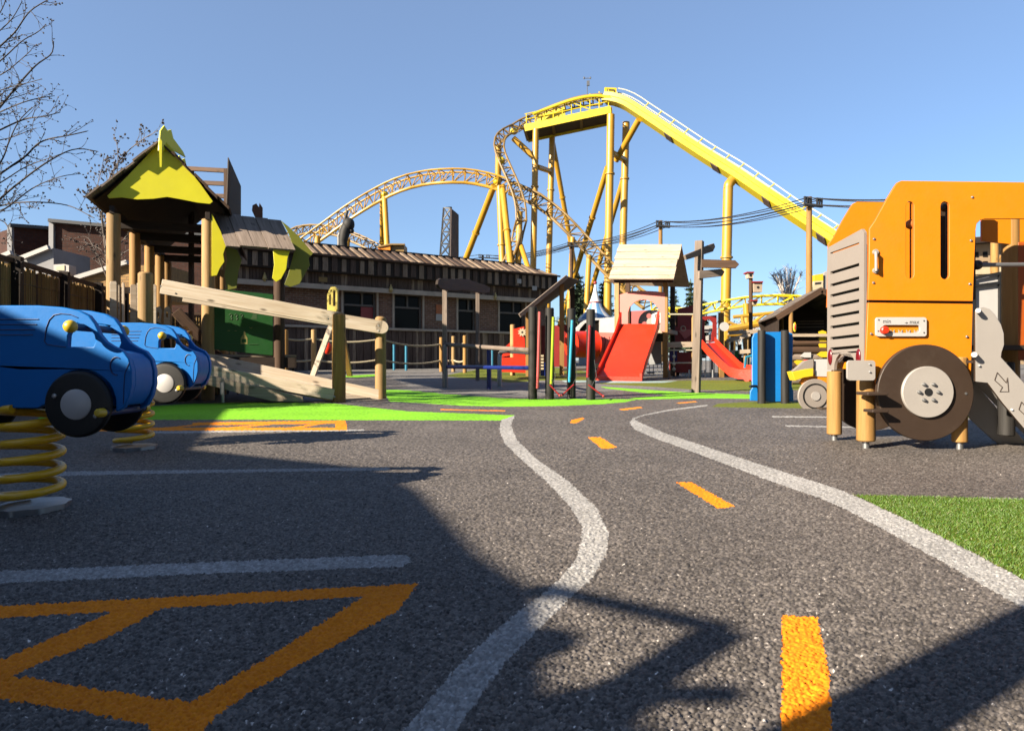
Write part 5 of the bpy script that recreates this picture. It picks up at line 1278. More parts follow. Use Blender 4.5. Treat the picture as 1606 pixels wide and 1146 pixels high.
# ------------------------------------------------------------------ log cabin kiosk
def cabin():
    Y = 14.0; t = thing('log_cabin', 'log cabin kiosk with a grey shingle roof between the blue board and truck', 'cabin', tuple(GY(1285, Y)))
    le, pk, re = P(1218, 496, Y), P(1288, 453, Y), P(1358, 496, Y); bv = Vector((.45, 2.3, 0))
    for a, b in ((le, pk), (re, pk)):
        mb = MB(); K = 7
        for k in range(K):
            p0 = a.lerp(b, k / K); p1 = a.lerp(b, (k + 1.15) / K); nn = (p1 - p0).cross(bv).normalized(); nn = nn if nn.z > 0 else -nn
            mb.hexa((p0 + p1) / 2 + bv / 2 + nn * (.02 + .01 * (k % 2)), bv / 2, (p1 - p0) / 2, nn * .014)
        mb.build('roof', M['shingle'], t)
        mb = MB(); mb.beam(a + Vector((0, -.02, -.03)), b + Vector((0, -.02, -.03)), .05, .11); mb.build('barge_board', M['brownwood'], t)
    for px, d in ((1240.5, 0), (1336, 0), (1226, 1.2)):
        p = GY(px, Y + d); mb = MB(); mb.log(p, (p.x, p.y, P(px, 486, Y + d).z + (.02 if d else 0)), .045, 12); mb.build('post', M['post'], t)
    x0, x1 = P(1243, 0, Y).x, P(1350, 0, Y).x; z0 = gz(Y)
    for k in range(6):
        z = z0 + .08 + k * .155; mb = MB(); mb.log((x0 - .12, Y + .02 + .01 * (k % 2), z), (x1 + .1, Y + .02, z), .082, 12); mb.build('wall_log', M['brownwood'] if k % 3 else M['greywood'], t)
    mb = MB(); mb.beam((x0 - .1, Y - .03, z0 + 1.0), (x1, Y - .03, z0 + 1.0), .22, .06); mb.build('counter', M['palewood'], t)
    mb = MB(); q = [le, pk, re]; zt = le.z
    mb.prism([(x0 - .25, z0), (x1 + .3, z0), (re.x, zt), (pk.x, pk.z), (le.x, zt), (x0 - .25, zt - .2)], (.45, Y + 2.2, 0), (1, 0, 0), (0, 0, 1), -.1); mb.quad([(x0 - .2, Y + .2, z0), (x0 - .2, Y + .2, zt + .02), (x0 + .25, Y + 2.2, zt + .02), (x0 + .25, Y + 2.2, z0)]); mb.build('inner_wall', M['darkwood'], t)
    mb = MB()
    for k, py in enumerate((504, 508, 513, 522, 528)):
        mb.beam(P(1250, py, Y + 1.8), P(1292, py - .5, Y + 1.8), .02, .025)
    mb.build('shelf', M['greywood'], t)
    mb = MB(); mb.panel([(1255,559),(1262,552.5),(1272,552.5),(1272,560.5),(1262,560.5)], Y - .09, .02); 
    tag(mb.build('arrow_sign', M['white'], loc=tuple(P(1265, 556, Y))), 'white arrow sign pointing left on the log cabin wall', 'sign')
    mb = MB(); mb.panel([(1281,556),(1288,551),(1298,551),(1298,560),(1288,560)], Y - .09, .02); tag(mb.build('arrow_sign', M['yellow'], loc=tuple(P(1288, 556, Y))), 'yellow arrow sign pointing left on the log cabin wall', 'sign')
    mb = MB(); mb.panel([(1245,567),(1250,564.5),(1262,565.5),(1262,573),(1250,572)], Y - .10, .02, (), 0); mb.panel([(1261,564),(1270,564),(1272,568),(1268,573),(1261,573)], Y - .105, .02, (), 1)
    tag(mb.build('fish_plaque', [M['yellow'], M['red']], loc=tuple(P(1258, 568, Y))), 'yellow plaque with a red tail on the cabin logs', 'plaque')
    mb = MB(); mb.panel([(1246,580),(1249,576),(1252,578),(1256,577),(1254,582),(1250,584)], Y - .10, .02); tag(mb.build('green_plaque', M['greenboard'], loc=tuple(P(1250, 580, Y))), 'small green plaque low on the cabin logs', 'plaque')
    mb = MB(); p = P(1246.5, 513, Y - .08); mb.ball(p, 1, 16, 0, (.035, .012, .10)); mb.ball(p + Vector((0, -.012, 0)), 1, 12, 1, (.016, .01, .06)); tag(mb.build('hanging_disc', [M['yellow'], M['red']], loc=tuple(p)), 'yellow hanging disc with a red middle beside the cabin post', 'ornament')
    mb = MB(); mb.panel([(1284,520),(1290,518),(1296,520),(1296,545),(1286,545),(1284,540),(1286,536),(1284,532),(1286,528)], Y - .05, .02); tag(mb.build('yellow_banner', M['yellow'], loc=tuple(P(1290, 530, Y))), 'yellow wavy edged board at the cabin counter', 'sign')
cabin()

def lantern_post():
    Y = 19; g = GY(1177.5, Y); t = thing('lantern_post', 'thin dark post carrying three small bird houses behind the red slides', 'post', tuple(g))
    mb = MB(); mb.tube([g, P(1177.5, 436, Y)], .055, 10); mb.build('post', M['brownwood'], t)
    for x0, y0, x1, y1 in ((1173, 426, 1182, 436), (1182, 441, 1196, 458), (1180, 470, 1188, 478)):
        mb = MB(); mb.panel([(x0, y0 + 2), (x1, y0 + 2), (x1 - .7, y1), (x0 + .7, y1)], Y - .1, .22, (), 0); mb.panel([(x0 - 1, y0), (x1 + 1, y0), (x1 + 1, y0 + 2), (x0 - 1, y0 + 2)], Y - .15, .32, (), 1); c = P((x0 + x1) / 2, (y0 + y1) / 2 + 1, Y - .11); mb.disc(c, .035, .01, mi=2); mb.build('bird_house', [M['palewood'], M['deepred'], M['black']], t)
lantern_post()
def timber_walk():
    Y = 18; t = thing('timber_walkway', 'railed timber walkway of round posts between the narrow slide and blue board', 'walkway', tuple(GY(1160, Y)))
    for px, y0 in ((1139, 534), (1148, 528), (1160, 540), (1169, 530), (1184, 538), (1200, 530)):
        g = GY(px, Y + (px % 3) * .4); mb = MB(); mb.log(g, P(px, y0, g.y), .055, 10); mb.build('post', M['post'] if px % 2 else M['brownwood'], t)
    for a, b in (((1140, 535), (1176, 524)), ((1140, 553), (1200, 549)), ((1142, 522), (1200, 519))):
        mb = MB(); mb.beam(P(*a, Y - .1), P(*b, Y - .1), .07, .10); mb.build('rail', M['palewood'], t)
    mb = MB(); mb.panel([(1136, 560), (1205, 560), (1205, 585), (1136, 588)], Y + 1.2, .06); mb.build('side_wall', M['darkwood'], t)
    mb = MB(); mb.panel([(1153, 551), (1158, 550), (1158, 562), (1153, 562)], Y - .15, .05); mb.build('green_panel', M['greenboard'], t)
timber_walk()

# ------------------------------------------------------------------ things seen through the truck
mb = MB(); Y = 8.6
mb.panel([(1528, 440), (1567, 430), (1567, 600), (1528, 600)], Y, .05, (), 0)
for a, b in (((1527, 436), (1571, 428)), ((1527, 448.5), (1571, 443)), ((1569, 428), (1569, 610)), ((1527, 436), (1527, 610))): mb.beam(P(*a, Y - .03), P(*b, Y - .03), .04, .035, mi=1)
g = GY(1548, Y); tag(mb.build('notice_board', [M['white'], M['black']], loc=tuple(g)), 'white board in a black frame seen through the truck window', 'board')
def far_house():
    Y = 34; t = thing('sand_building', 'sand coloured building with rows of dark windows seen through the truck window', 'building', tuple(GY(1560, Y)))
    mb = MB(); mb.panel([(1490, 375), (1640, 362), (1640, 590), (1490, 590)], Y, 6); mb.build('wall', M['tan'], t)
    mb = MB(); mb.panel([(1484, 376), (1646, 362), (1646, 372), (1484, 385)], Y - .6, 7); mb.build('roof', M['darkwood'], t)
    for r_ in range(2):
        for k in range(9):
            x = 1500 + k * 14; y = 396 + r_ * 15 - k * .4; mb = MB(); mb.panel([(x, y), (x + 7, y - .3), (x + 7, y + 8), (x, y + 8)], Y - .03, .06); mb.build('window', M['glass'], t)
    mb = MB(); mb.beam(P(1552, 425, Y - .5), P(1576, 400, Y - .5), .2, .2); mb.build('brace', M['post'], t)
    mb = MB(); mb.beam(P(1500, 424, Y - .8), P(1640, 420, Y - .8), .6, .5); mb.build('balcony', M['cream'], t)
far_house()

# ------------------------------------------------------------------ carousel
def carousel():
    Y = 33; t = thing('carousel', 'small white and blue striped carousel with a red ball on its peak', 'carousel', tuple(GY(934, Y)))
    k = Y / F; c = P(933.5, 573, Y); z = lambda py: (573 - py) * k
    mb = MB(); mb.lathe([(0, z(446)), (1.2 * k, z(446)), (3.5 * k, z(458)), (6.5 * k, z(468)), (9 * k, z(474)), (0, z(474))], c, n=24); mb.build('peak', M['carousel'], t)
    mb = MB(); mb.ball(c + Vector((0, 0, z(443.5))), 3 * k, 14); mb.build('ball', M['deepred'], t)
    mb = MB(); mb.lathe([(9.6 * k, z(473.5)), (9.6 * k, z(475.5))], c, n=24); mb.build('band', M['deepred'], t)
    mb = MB(); pr = [(9, 475), (11, 481), (16, 489), (24, 497), (27, 501), (27, 504)]; n = 24
    for i in range(len(pr) - 1):
        for j in range(n):
            a0, a1 = 6.2832 * j / n, 6.2832 * (j + 1) / n; q = []
            for (r, y), a in ((pr[i], a0), (pr[i], a1), (pr[i + 1], a1), (pr[i + 1], a0)): q.append(c + Vector((r * k * math.cos(a), r * k * math.sin(a), z(y))))
            mb.quad(q, mi=(j // 2) % 2 if i < 4 else 0)
    mb.build('canopy', [M['carousel'], M['carousel_blue']], t)
    for j in range(8):
        a = 6.2832 * j / 8 + .3; p = c + Vector((24 * k * math.cos(a), 24 * k * math.sin(a), 0)); mb = MB(); mb.tube([(p.x, p.y, gz(Y)), (p.x, p.y, c.z + z(503))], .07, 8); mb.build('pillar', M['carousel'], t)
    mb = MB(); mb.lathe([(12 * k, z(503)), (12 * k, -.2)], c, n=20); mb.build('drum', M['black'], t)
    mb = MB(); mb.lathe([(26 * k, z(545)), (26 * k, -.2)], c, n=24); mb.build('base', M['carousel'], t)
carousel()
def white_car():
    Y = 25; t = thing('ride_car', 'white ride car with a curved dark window behind the red crawl tube', 'ride car', tuple(GY(915, Y)))
    mb = MB(); mb.panel([(896,528),(902,521),(908,511),(917,502),(930,498.5),(946,499),(946,560),(896,560)], Y, 1.4, [[(904,528),(910,515),(917,507),(922,505),(920,516),(917,528)],[(922,529),(924,505),(932,502),(940,502),(940,529)]]); mb.build('body', M['white'], t)
    mb = MB(); mb.panel([(902,530),(907,512),(917,504),(941,501),(941,530)], Y + .1, .02); mb.build('window', M['glass'], t)
white_car()
def sign_box():
    Y = 30; mb = MB(); mb.panel([(1278,431),(1291,429),(1291,440),(1277,441)], Y, .3, (), 0); mb.panel([(1277,441),(1291,440),(1291,455),(1273,455)], Y, .3, (), 1); mb.panel([(1293,428),(1297,425),(1297,600),(1293,600)], Y + .1, .2, (), 2); mb.panel([(1279,443),(1288,442.3),(1287,445),(1278,446)], Y - .02, .02, (), 3)
    tag(mb.build('roof_sign', [M['yellow'], M['cream'], M['pearl'], M['black']], loc=tuple(GY(1285, Y))), 'yellow and white sign on a pale mast above the cabin roof', 'sign')
sign_box()
# ------------------------------------------------------------------ roller coaster
def spline(p, per=6):
    p = [Vector(x) for x in p]; q = [p[0] * 2 - p[1]] + p + [p[-1] * 2 - p[-2]]; o = []
    for i in range(1, len(q) - 2):
        a, b, c, d = q[i - 1:i + 3]
        for k in range(per):
            t = k / per; o.append(.5 * ((2 * b) + (c - a) * t + (2 * a - 5 * b + 4 * c - d) * t * t + (3 * b - a - 3 * c + d) * t ** 3))
    o.append(p[-1]); return o
def resample(p, step):
    o = [p[0]]; acc = 0
    for a, b in zip(p, p[1:]):
        L = (b - a).length; s = step - acc
        while s <= L: o.append(a.lerp(b, s / L)); s += step
        acc = (acc + L) % step
    return o
def coaster():
    t = thing('roller_coaster', 'yellow steel roller coaster with a railed lift hill and lattice track on tall columns', 'roller coaster', tuple(GY(960, 60)))
    def track(pxs, lat, gauge, dep, rr, rs, mat, step=1.05, nm='track', lace=True):
        ctr = resample(spline([P(*p) for p in pxs]), step); n = len(ctr)
        Ls, Rs, Ss = [], [], []
        for i, c in enumerate(ctr):
            tg = (ctr[min(i + 1, n - 1)] - ctr[max(i - 1, 0)]).normalized(); l = Vector(lat(i / (n - 1)))
            l = (l - tg * l.dot(tg)).normalized(); up = l.cross(tg)
            if up.z < 0: up = -up
            Ls.append(c - l * gauge + up * dep * .5); Rs.append(c + l * gauge + up * dep * .5); Ss.append(c - up * dep * .5)
        mb = MB(); mb.tube(Ls, rr, 7); mb.tube(Rs, rr, 7); mb.tube(Ss, rs, 8)
        for i in range(n):
            mb.tube([Ls[i], Rs[i]], rr * .6, 5, cap=False); mb.tube([Ls[i], Ss[i]], rr * .62, 5, cap=False); mb.tube([Rs[i], Ss[i]], rr * .62, 5, cap=False)
            if lace and i < n - 1:
                mb.tube([Ss[i], Ls[i + 1]], rr * .55, 5, cap=False); mb.tube([Ss[i], Rs[i + 1]], rr * .55, 5, cap=False)
        return mb.build(nm, M[mat], t, recalc=False)
    # airtime hill, running down behind the slide tower and on to the right
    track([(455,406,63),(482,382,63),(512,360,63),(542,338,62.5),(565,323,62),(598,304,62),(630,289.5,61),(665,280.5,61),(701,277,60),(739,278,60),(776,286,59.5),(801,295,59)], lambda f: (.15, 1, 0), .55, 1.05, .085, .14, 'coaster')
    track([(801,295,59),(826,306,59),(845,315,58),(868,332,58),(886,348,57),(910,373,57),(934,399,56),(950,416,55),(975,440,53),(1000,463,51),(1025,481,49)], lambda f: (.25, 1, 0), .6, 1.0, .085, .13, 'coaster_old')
    track([(1025,481,49),(1050,490,47.5),(1080,489,46.5),(1110,483,46),(1160,474,45),(1200,470.5,44.5),(1240,470.5,44),(1275,475,44),(1310,484,44)], lambda f: (.1, 1, .05), .5, .55, .07, .09, 'coaster_bright', 1.0)
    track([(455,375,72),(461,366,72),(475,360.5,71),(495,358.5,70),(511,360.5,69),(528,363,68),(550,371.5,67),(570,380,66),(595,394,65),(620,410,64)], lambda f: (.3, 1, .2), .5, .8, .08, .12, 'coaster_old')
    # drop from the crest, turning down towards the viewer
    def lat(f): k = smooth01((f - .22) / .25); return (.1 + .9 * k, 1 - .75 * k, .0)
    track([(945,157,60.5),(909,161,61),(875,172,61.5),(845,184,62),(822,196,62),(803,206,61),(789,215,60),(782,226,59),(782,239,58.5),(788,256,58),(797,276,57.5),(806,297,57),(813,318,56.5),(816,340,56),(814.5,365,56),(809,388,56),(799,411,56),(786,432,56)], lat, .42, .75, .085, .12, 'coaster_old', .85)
    # lift hill box girder and walkway
    lift = [(950,153.5,60.5),(962,155,60),(980,161,59.3),(1000,173.5,58.5),(1025,190,57.5),(1063,215.5,56),(1106,243.5,54),(1152,272,52),(1202,306,50),(1243,333,48),(1278,356,46.5),(1316,381,45),(1360,410,43.5)]
    ctr = resample(spline([P(*p) for p in lift]), .8); n = len(ctr)
    fr_ = []
    for i, c in enumerate(ctr):
        tg = (ctr[min(i + 1, n - 1)] - ctr[max(i - 1, 0)]).normalized(); l = Vector((.12, 1, 0)); l = (l - tg * l.dot(tg)).normalized(); up = l.cross(tg); up = up if up.z > 0 else -up
        fr_.append((c, l, up))
    def girder(lo, hi, w0, w1, nm, mat):
        mb = MB(); vs = []; fs = []
        for c, l, up in fr_: vs += [c + l * w0 + up * lo, c + l * w0 + up * hi, c + l * w1 + up * hi, c + l * w1 + up * lo]
        for i in range(n - 1):
            for k in range(4): fs.append((4 * i + k, 4 * i + (k + 1) % 4, 4 * i + 4 + (k + 1) % 4, 4 * i + 4 + k))
        fs += [(0, 1, 2, 3), (4 * n - 4, 4 * n - 3, 4 * n - 2, 4 * n - 1)]; mb.add(vs, fs, [[(0, 0), (0, 1), (1, 1), (1, 0)]] * len(fs)); mb.build(nm, M[mat], t)
    girder(.0, .34, -.5, .7, 'lift_walkway', 'coaster_bright'); girder(-.42, -.05, -.46, .5, 'lift_girder', 'coaster_bright'); girder(-.05, .0, -.38, .5, 'girder_gap', 'coaster_old')
    mb = MB()
    for i in range(10, n, 7):
        c, l, up = fr_[i]; mb = MB(); mb.hexa(c - up * .46, l * .42, (fr_[i][0] - fr_[i - 1][0]).normalized() * .40, up * .03); mb.build('cross_tie', M['rust'], t)
    for lo in (.55, .95, 1.35):
        mb = MB(); mb.tube([c + l * 1.1 + up * (lo + .15) for c, l, up in fr_], .045, 6); mb.build('handrail', M['railwhite'], t)
    for i in range(4, n, 2):
        c, l, up = fr_[i]
        mb = MB(); mb.tube([c + l * 1.1 + up * .1, c + l * 1.1 + up * 1.5], .06, 6); mb.build('rail_post', M['coaster_bright'], t)
    sp_ = spline([P(836, 179.5, 61), P(855, 172, 61), P(880, 162.5, 60.7), P(905, 155, 60.4), P(928, 151, 60.2), P(948, 151.5, 60), P(962, 155.5, 59.6)])
    mb = MB(); mb.tube(sp_, .13, 8); mb.build('crest_rail', M['coaster_bright'], t)
    # crest platform and its machinery
    A, B = P(823, 201, 61.5), P(958, 172, 60); d = (B - A); bk = Vector((.35, 3.0, 0)); up = Vector((0, 0, 1))
    mb = MB(); mb.hexa((A + B) / 2 + bk / 2, d / 2, bk / 2, up * .10); mb.build('platform_floor', M['rust'], t)
    for o in (Vector(), bk): mb = MB(); mb.beam(A + o, B + o, .16, .62); mb.build('platform_beam', M['coaster_bright'], t)
    for f in (0, .33, .66, 1): mb = MB(); mb.beam(A + d * f, A + d * f + bk, .25, .4); mb.build('cross_beam', M['coaster_old'], t)
    a, b = P(842, 189, 61.6), P(887, 176, 61); mb = MB(); mb.hexa((a + b) / 2 + Vector((0, .8, 0)), (b - a) / 2, Vector((0, .6, 0)), up * .62); mb.build('motor_box', M['coaster_bright'], t, bevel=.03)
    a, b = P(893, 180, 61.6), P(940, 168, 61); mb = MB(); mb.hexa((a + b) / 2 + Vector((0, 2.0, 0)), (b - a) / 2, Vector((0, .3, 0)), up * .55); mb.build('machine_house', M['rust'], t)
    for k in range(10):
        f = .02 + k * .106; q = A + d * f; mb = MB(); mb.tube([q, q + up * (1.3 + (.5 if k > 5 else 0))], .045, 6); mb.build('platform_post', M['coaster_bright'], t)
    for h_ in (.75, 1.25): mb = MB(); mb.tube([A + up * h_, B + up * h_], .04, 6); mb.build('platform_rail', M['coaster_bright'], t)
    mb = MB(); mb.tube([A + d * .5 + up * 1.6, A + d * .78 + up * .3], .05, 6); mb.build('brace', M['coaster_bright'], t)
    mb = MB(); mb.panel([(948.5, 137), (967, 138), (967, 152.5), (949, 151.5)], 60.6, .4, (), 0); mb.panel([(952, 139.5), (964, 140.5), (964, 149), (952.5, 148)], 60.55, .06, [[(953.5, 141.5), (962.5, 142), (962.5, 147.5), (954, 147)]], 1); mb.build('control_cabinet', [M['coaster_bright'], M['rust']], t)
    mb = MB(); p = P(921, 148, 61.5); q = P(921, 128, 61.5); mb.tube([p, q], .035, 6); mb.box(P(922.5, 131, 61.5), (.25, .2, .42)); mb.beam(P(916, 123, 61.5), P(926, 123, 61.5), .05, .05)
    for x in (916, 926): mb.tube([P(x, 124, 61.5), P(x, 121, 61.5)], .07, 6)
    mb.build('wind_gauge', M['steel'], t)
    # columns
    def colm(a, b, Ya, Yb, r, ext=True, m='coaster', fl=True):
        p, q = P(*a, Ya), P(*b, Yb)
        if ext and q.z > gz(Yb): f = (p.z - gz(Yb) + .2) / (p.z - q.z); q = p + (q - p) * f
        mb = MB(); mb.tube([p, q], r, 14)
        if fl:
            L = (q - p).length; dd = (q - p) / L; k = 5.2
            while k < L - 1: mb.tube([p + dd * (k - .06), p + dd * (k + .06)], r * 1.28, 14); k += 8.5
        mb.build('column' if fl else 'brace', M[m], t)
    C_ = [((840.5,203),(836,430),61.4,61,.28),((866,212),(860,445),64.3,64,.28),((867,225),(902,420),64.6,70,.24),
          ((958,180),(953,470),60,60,.34),((982,192),(976,430),63,63,.33),((953,262),(902,430),60,68,.25),((977,283),(926,460),63,71,.25),
          ((775,291),(731,405),59.5,65,.28),((783.5,292),(788,415),59.5,59,.29),((788,292),(801,418),59.6,55,.27),
          ((603,310),(607,385),62,60,.25),((599.5,306),(599,385),62,66,.22),((815,332),(812.5,420),56,56,.26),((817,385),(830,425),56,52,.20),
          ((498,370),(498,392),63,63,.28),((545,376),(545,393),67,67,.24),((924,400),(921,460),56,56,.22),((898,372),(895,430),57,57,.2),
          ((1142,296),(1137,520),51.6,51.6,.37)]
    for a, b, ya, yb, r in C_: colm(a, b, ya, yb, r)
    mb = MB(); mb.tube(spline([P(1142, 296, 51.6), P(1143, 290, 51.6), P(1146, 286, 51.8), P(1149, 282, 52)]), .36, 14); mb.build('column_head', M['coaster'], t)
    for a, b, ya, yb, r in (((805,217),(842,251),61.5,61.4,.26),((1002,188),(966,252),58.4,61.5,.27),((782,228),(781,291),59,59.5,.27),((843,262),(864,269),61.4,64.3,.24),((960,240),(980,251),60,63,.27)): colm(a, b, ya, yb, r, False, 'coaster', False)
    for px, py, Y in ((779, 284, 59.4), (786, 252, 58.2), (806, 206, 61.2), (603, 305, 62)):
        mb = MB(); mb.ball(P(px, py, Y), .36, 10, 0, (1, .9, .9)); mb.build('saddle', M['coaster_bright'], t)
    # low trestle at the right
    for a, b, r in (((1150,497),(1250,487),.11),((1140,516),(1236,500),.20),((1143,505),(1168,516),.09),((1168,516),(1163,496),.11),((1168,516),(1200,492),.09),((1140,524),(1270,521),.16),((1228,500),(1238,497),.24)):
        mb = MB(); mb.tube([P(*a, 42), P(*b, 42)], r, 8); mb.build('trestle_bar', M['coaster'], t)
    for px in (1150, 1172, 1195, 1222, 1252):
        mb = MB(); mb.tube([GY(px, 42.3), P(px, 521, 42.3)], .15, 8); mb.build('trestle_post', M['coaster_old'], t)
    for px, py in ((1170, 470), (1240, 468)):
        mb = MB(); mb.tube([P(px, py + 6, 44.6), GY(px + 4, 44.6)], .2, 10); mb.build('column', M['coaster'], t)
coaster()

# ------------------------------------------------------------------ poles and cables
poles = [((757, 400), 72, .14, 'slim dark pole with a small cross-arm just above the saloon roof'), ((896, 381), 56, .14, 'short wooden cable pole between the leaning coaster columns'), ((1036, 346), 42, .13, 'wooden cable pole with a cross-arm above the plank slide roof'), ((1269, 309), 29, .13, 'tall wooden cable pole in front of the lift hill beside the truck'), ((1560, 300), 24, .13, 'wooden cable pole hidden behind the orange truck')]
heads = []
for (px, py), Y, r, lab in poles:
    g = GY(px, Y); tp = P(px, py, Y); t = thing('cable_pole', lab, 'utility pole', tuple(g), 'wooden poles carrying the black cables')
    mb = MB(); mb.tube([g, tp - Vector((0, 0, .0))], [r * 1.15, r * .9], 10); mb.build('pole', M['post'] if Y < 50 else M['brownwood'], t)
    ad = Vector((1, .35, 0)).normalized(); w_ = .62 if Y < 60 else .8; c = tp - Vector((0, .15, .38 if Y < 50 else .3)); hd = []
    mb = MB(); mb.beam(c - ad * w_ * .55, c + ad * w_, .09, .13); mb.build('cross_arm', M['black'], t)
    for k, f in enumerate((-.5, -.3, -.1, .55, .75, .95)):
        q = c + ad * w_ * f; mb = MB(); mb.tube([q, q + Vector((0, 0, .34))], [.035, .055], 7); mb.build('insulator', M['black'], t); hd.append(q + Vector((0, 0, .3 if k % 2 else .02)))
    heads.append(hd)
for i in range(len(heads) - 1):
    mb = MB()
    for k in range(6): 
        a, b = heads[i][k], heads[i + 1][k]; mb.tube(sag(a, b, (b - a).length * (.022 + .004 * (k % 3)), 14), .016 + .0002 * a.y, 5, cap=False)
    o = mb.build('cables', M['wire'], loc=tuple(heads[i][0])); stuff(o)
    tag(o, ['black cables strung over the saloon roof', 'black cables strung between the coaster columns and the slide roof pole', 'black cables strung in front of the tall single coaster column', 'black cables strung from the tall pole to the truck'][i], 'cables')
mb = MB(); a = P(480, 378, 72); b = heads[0][1]; mb.tube(sag(a, b, 1.0, 14), .03, 5, cap=False); mb.tube(sag(a + Vector((0, 0, -.4)), b + Vector((0, 0, -.3)), 1.2, 14), .03, 5, cap=False)
stuff(tag(mb.build('cables', M['wire'], loc=tuple(a)), 'thin black cables sagging behind the saloon roof at the left', 'cables'))

# ------------------------------------------------------------------ hoarding, totem and box above the saloon roof
def hoarding():
    Y = 46; t = thing('lattice_hoarding', 'black lattice tower with a tall brown sheet on its side behind the saloon', 'hoarding', tuple(GY(704, Y)))
    L = [(P(689, 420, Y), P(696, 326, Y)), (P(704, 420, Y + 1.2), P(707.5, 325, Y + 1.2)), (P(706, 422, Y - .9), P(707, 327, Y - .3)), (P(718, 422, Y + .8), P(718, 337, Y + .8))]
    for a, b in L: 
        g = Vector((a.x, a.y, gz(a.y))); mb = MB(); mb.beam(g, a, .12, .12, up=(0, 1, 0)); mb.beam(a, b, .12, .12, up=(0, 1, 0)); mb.build('leg', M['black'], t)
    mb = MB(); n = 5
    for i in range(n):
        for (a0, a1), (b0, b1) in ((L[0], L[1]), (L[0], L[2])):
            mb.beam(a0.lerp(a1, i / n), b0.lerp(b1, (i + 1) / n), .07, .07); mb.beam(a0.lerp(a1, (i + 1) / n), b0.lerp(b1, (i + 1) / n), .07, .07); mb.beam(b0.lerp(b1, i / n), a0.lerp(a1, (i + 1) / n), .05, .05)
    mb.build('lattice', M['black'], t)
    a, b, c, d = P(706, 405, Y - .95), P(707, 327, Y - .4), P(718.5, 337, Y + .7), P(718.5, 408, Y + .7); n_ = Vector((.04, -.04, 0)); q = [a, b, c, d]
    mb = MB(); mb.add(q + [x + n_ for x in q], [(0, 1, 2, 3), (7, 6, 5, 4), (0, 4, 5, 1), (1, 5, 6, 2), (2, 6, 7, 3), (3, 7, 4, 0)], [[(0, 0), (0, 3), (1, 3), (1, 0)]] * 6); mb.build('sheet', M['rust'], t)
hoarding()
def totem():
    Y = 33; t = thing('totem_figure', 'dark carved totem with a round head rising behind the saloon roof', 'totem', tuple(GY(540, Y)))
    p = lambda x, y: P(x, y, Y)
    mb = MB(); mb.tube([GY(531.5, Y), p(531.5, 370), p(536, 356)], [.10, .09, .07], 8); mb.build('mast', M['black'], t)
    mb = MB(); mb.tube([p(539, 392), p(538, 378), p(541, 364), p(545, 352)], [.20, .22, .26, .2], 12); mb.tube([p(534, 366), p(540, 350), p(545, 330)], [.12, .09, .06], 8); mb.build('body', M['black_post'], t)
    mb = MB(); mb.ball(p(547, 352), .30, 16, 0, (.95, .9, 1.1)); mb.ball(p(551, 362), .14, 12); mb.ball(p(551.5, 348), .12, 10); mb.build('head', M['black_post'], t)
    mb = MB(); g = GY(538.5, Y); mb.tube([Vector((g.x, Y, g.z)), p(539, 388)], .2, 10); mb.build('base', M['brownwood'], t)
totem()
mb = MB(); Y = 44; mb.panel([(593, 387), (612, 383), (612, 470), (593, 470)], Y, .5); mb.panel([(612, 383), (633.5, 383), (633.5, 470), (612, 470)], Y + .2, 1.4, (), 1); mb.panel([(592, 386), (612, 381.8), (634.5, 382), (634.5, 384), (612, 384), (592, 388)], Y - .1, .3, (), 1)
tag(mb.build('plant_box', [M['orange'], M['coaster_old']], loc=tuple(GY(613, Y))), 'orange yellow box standing behind the saloon roof at the foot of two coaster columns', 'box')

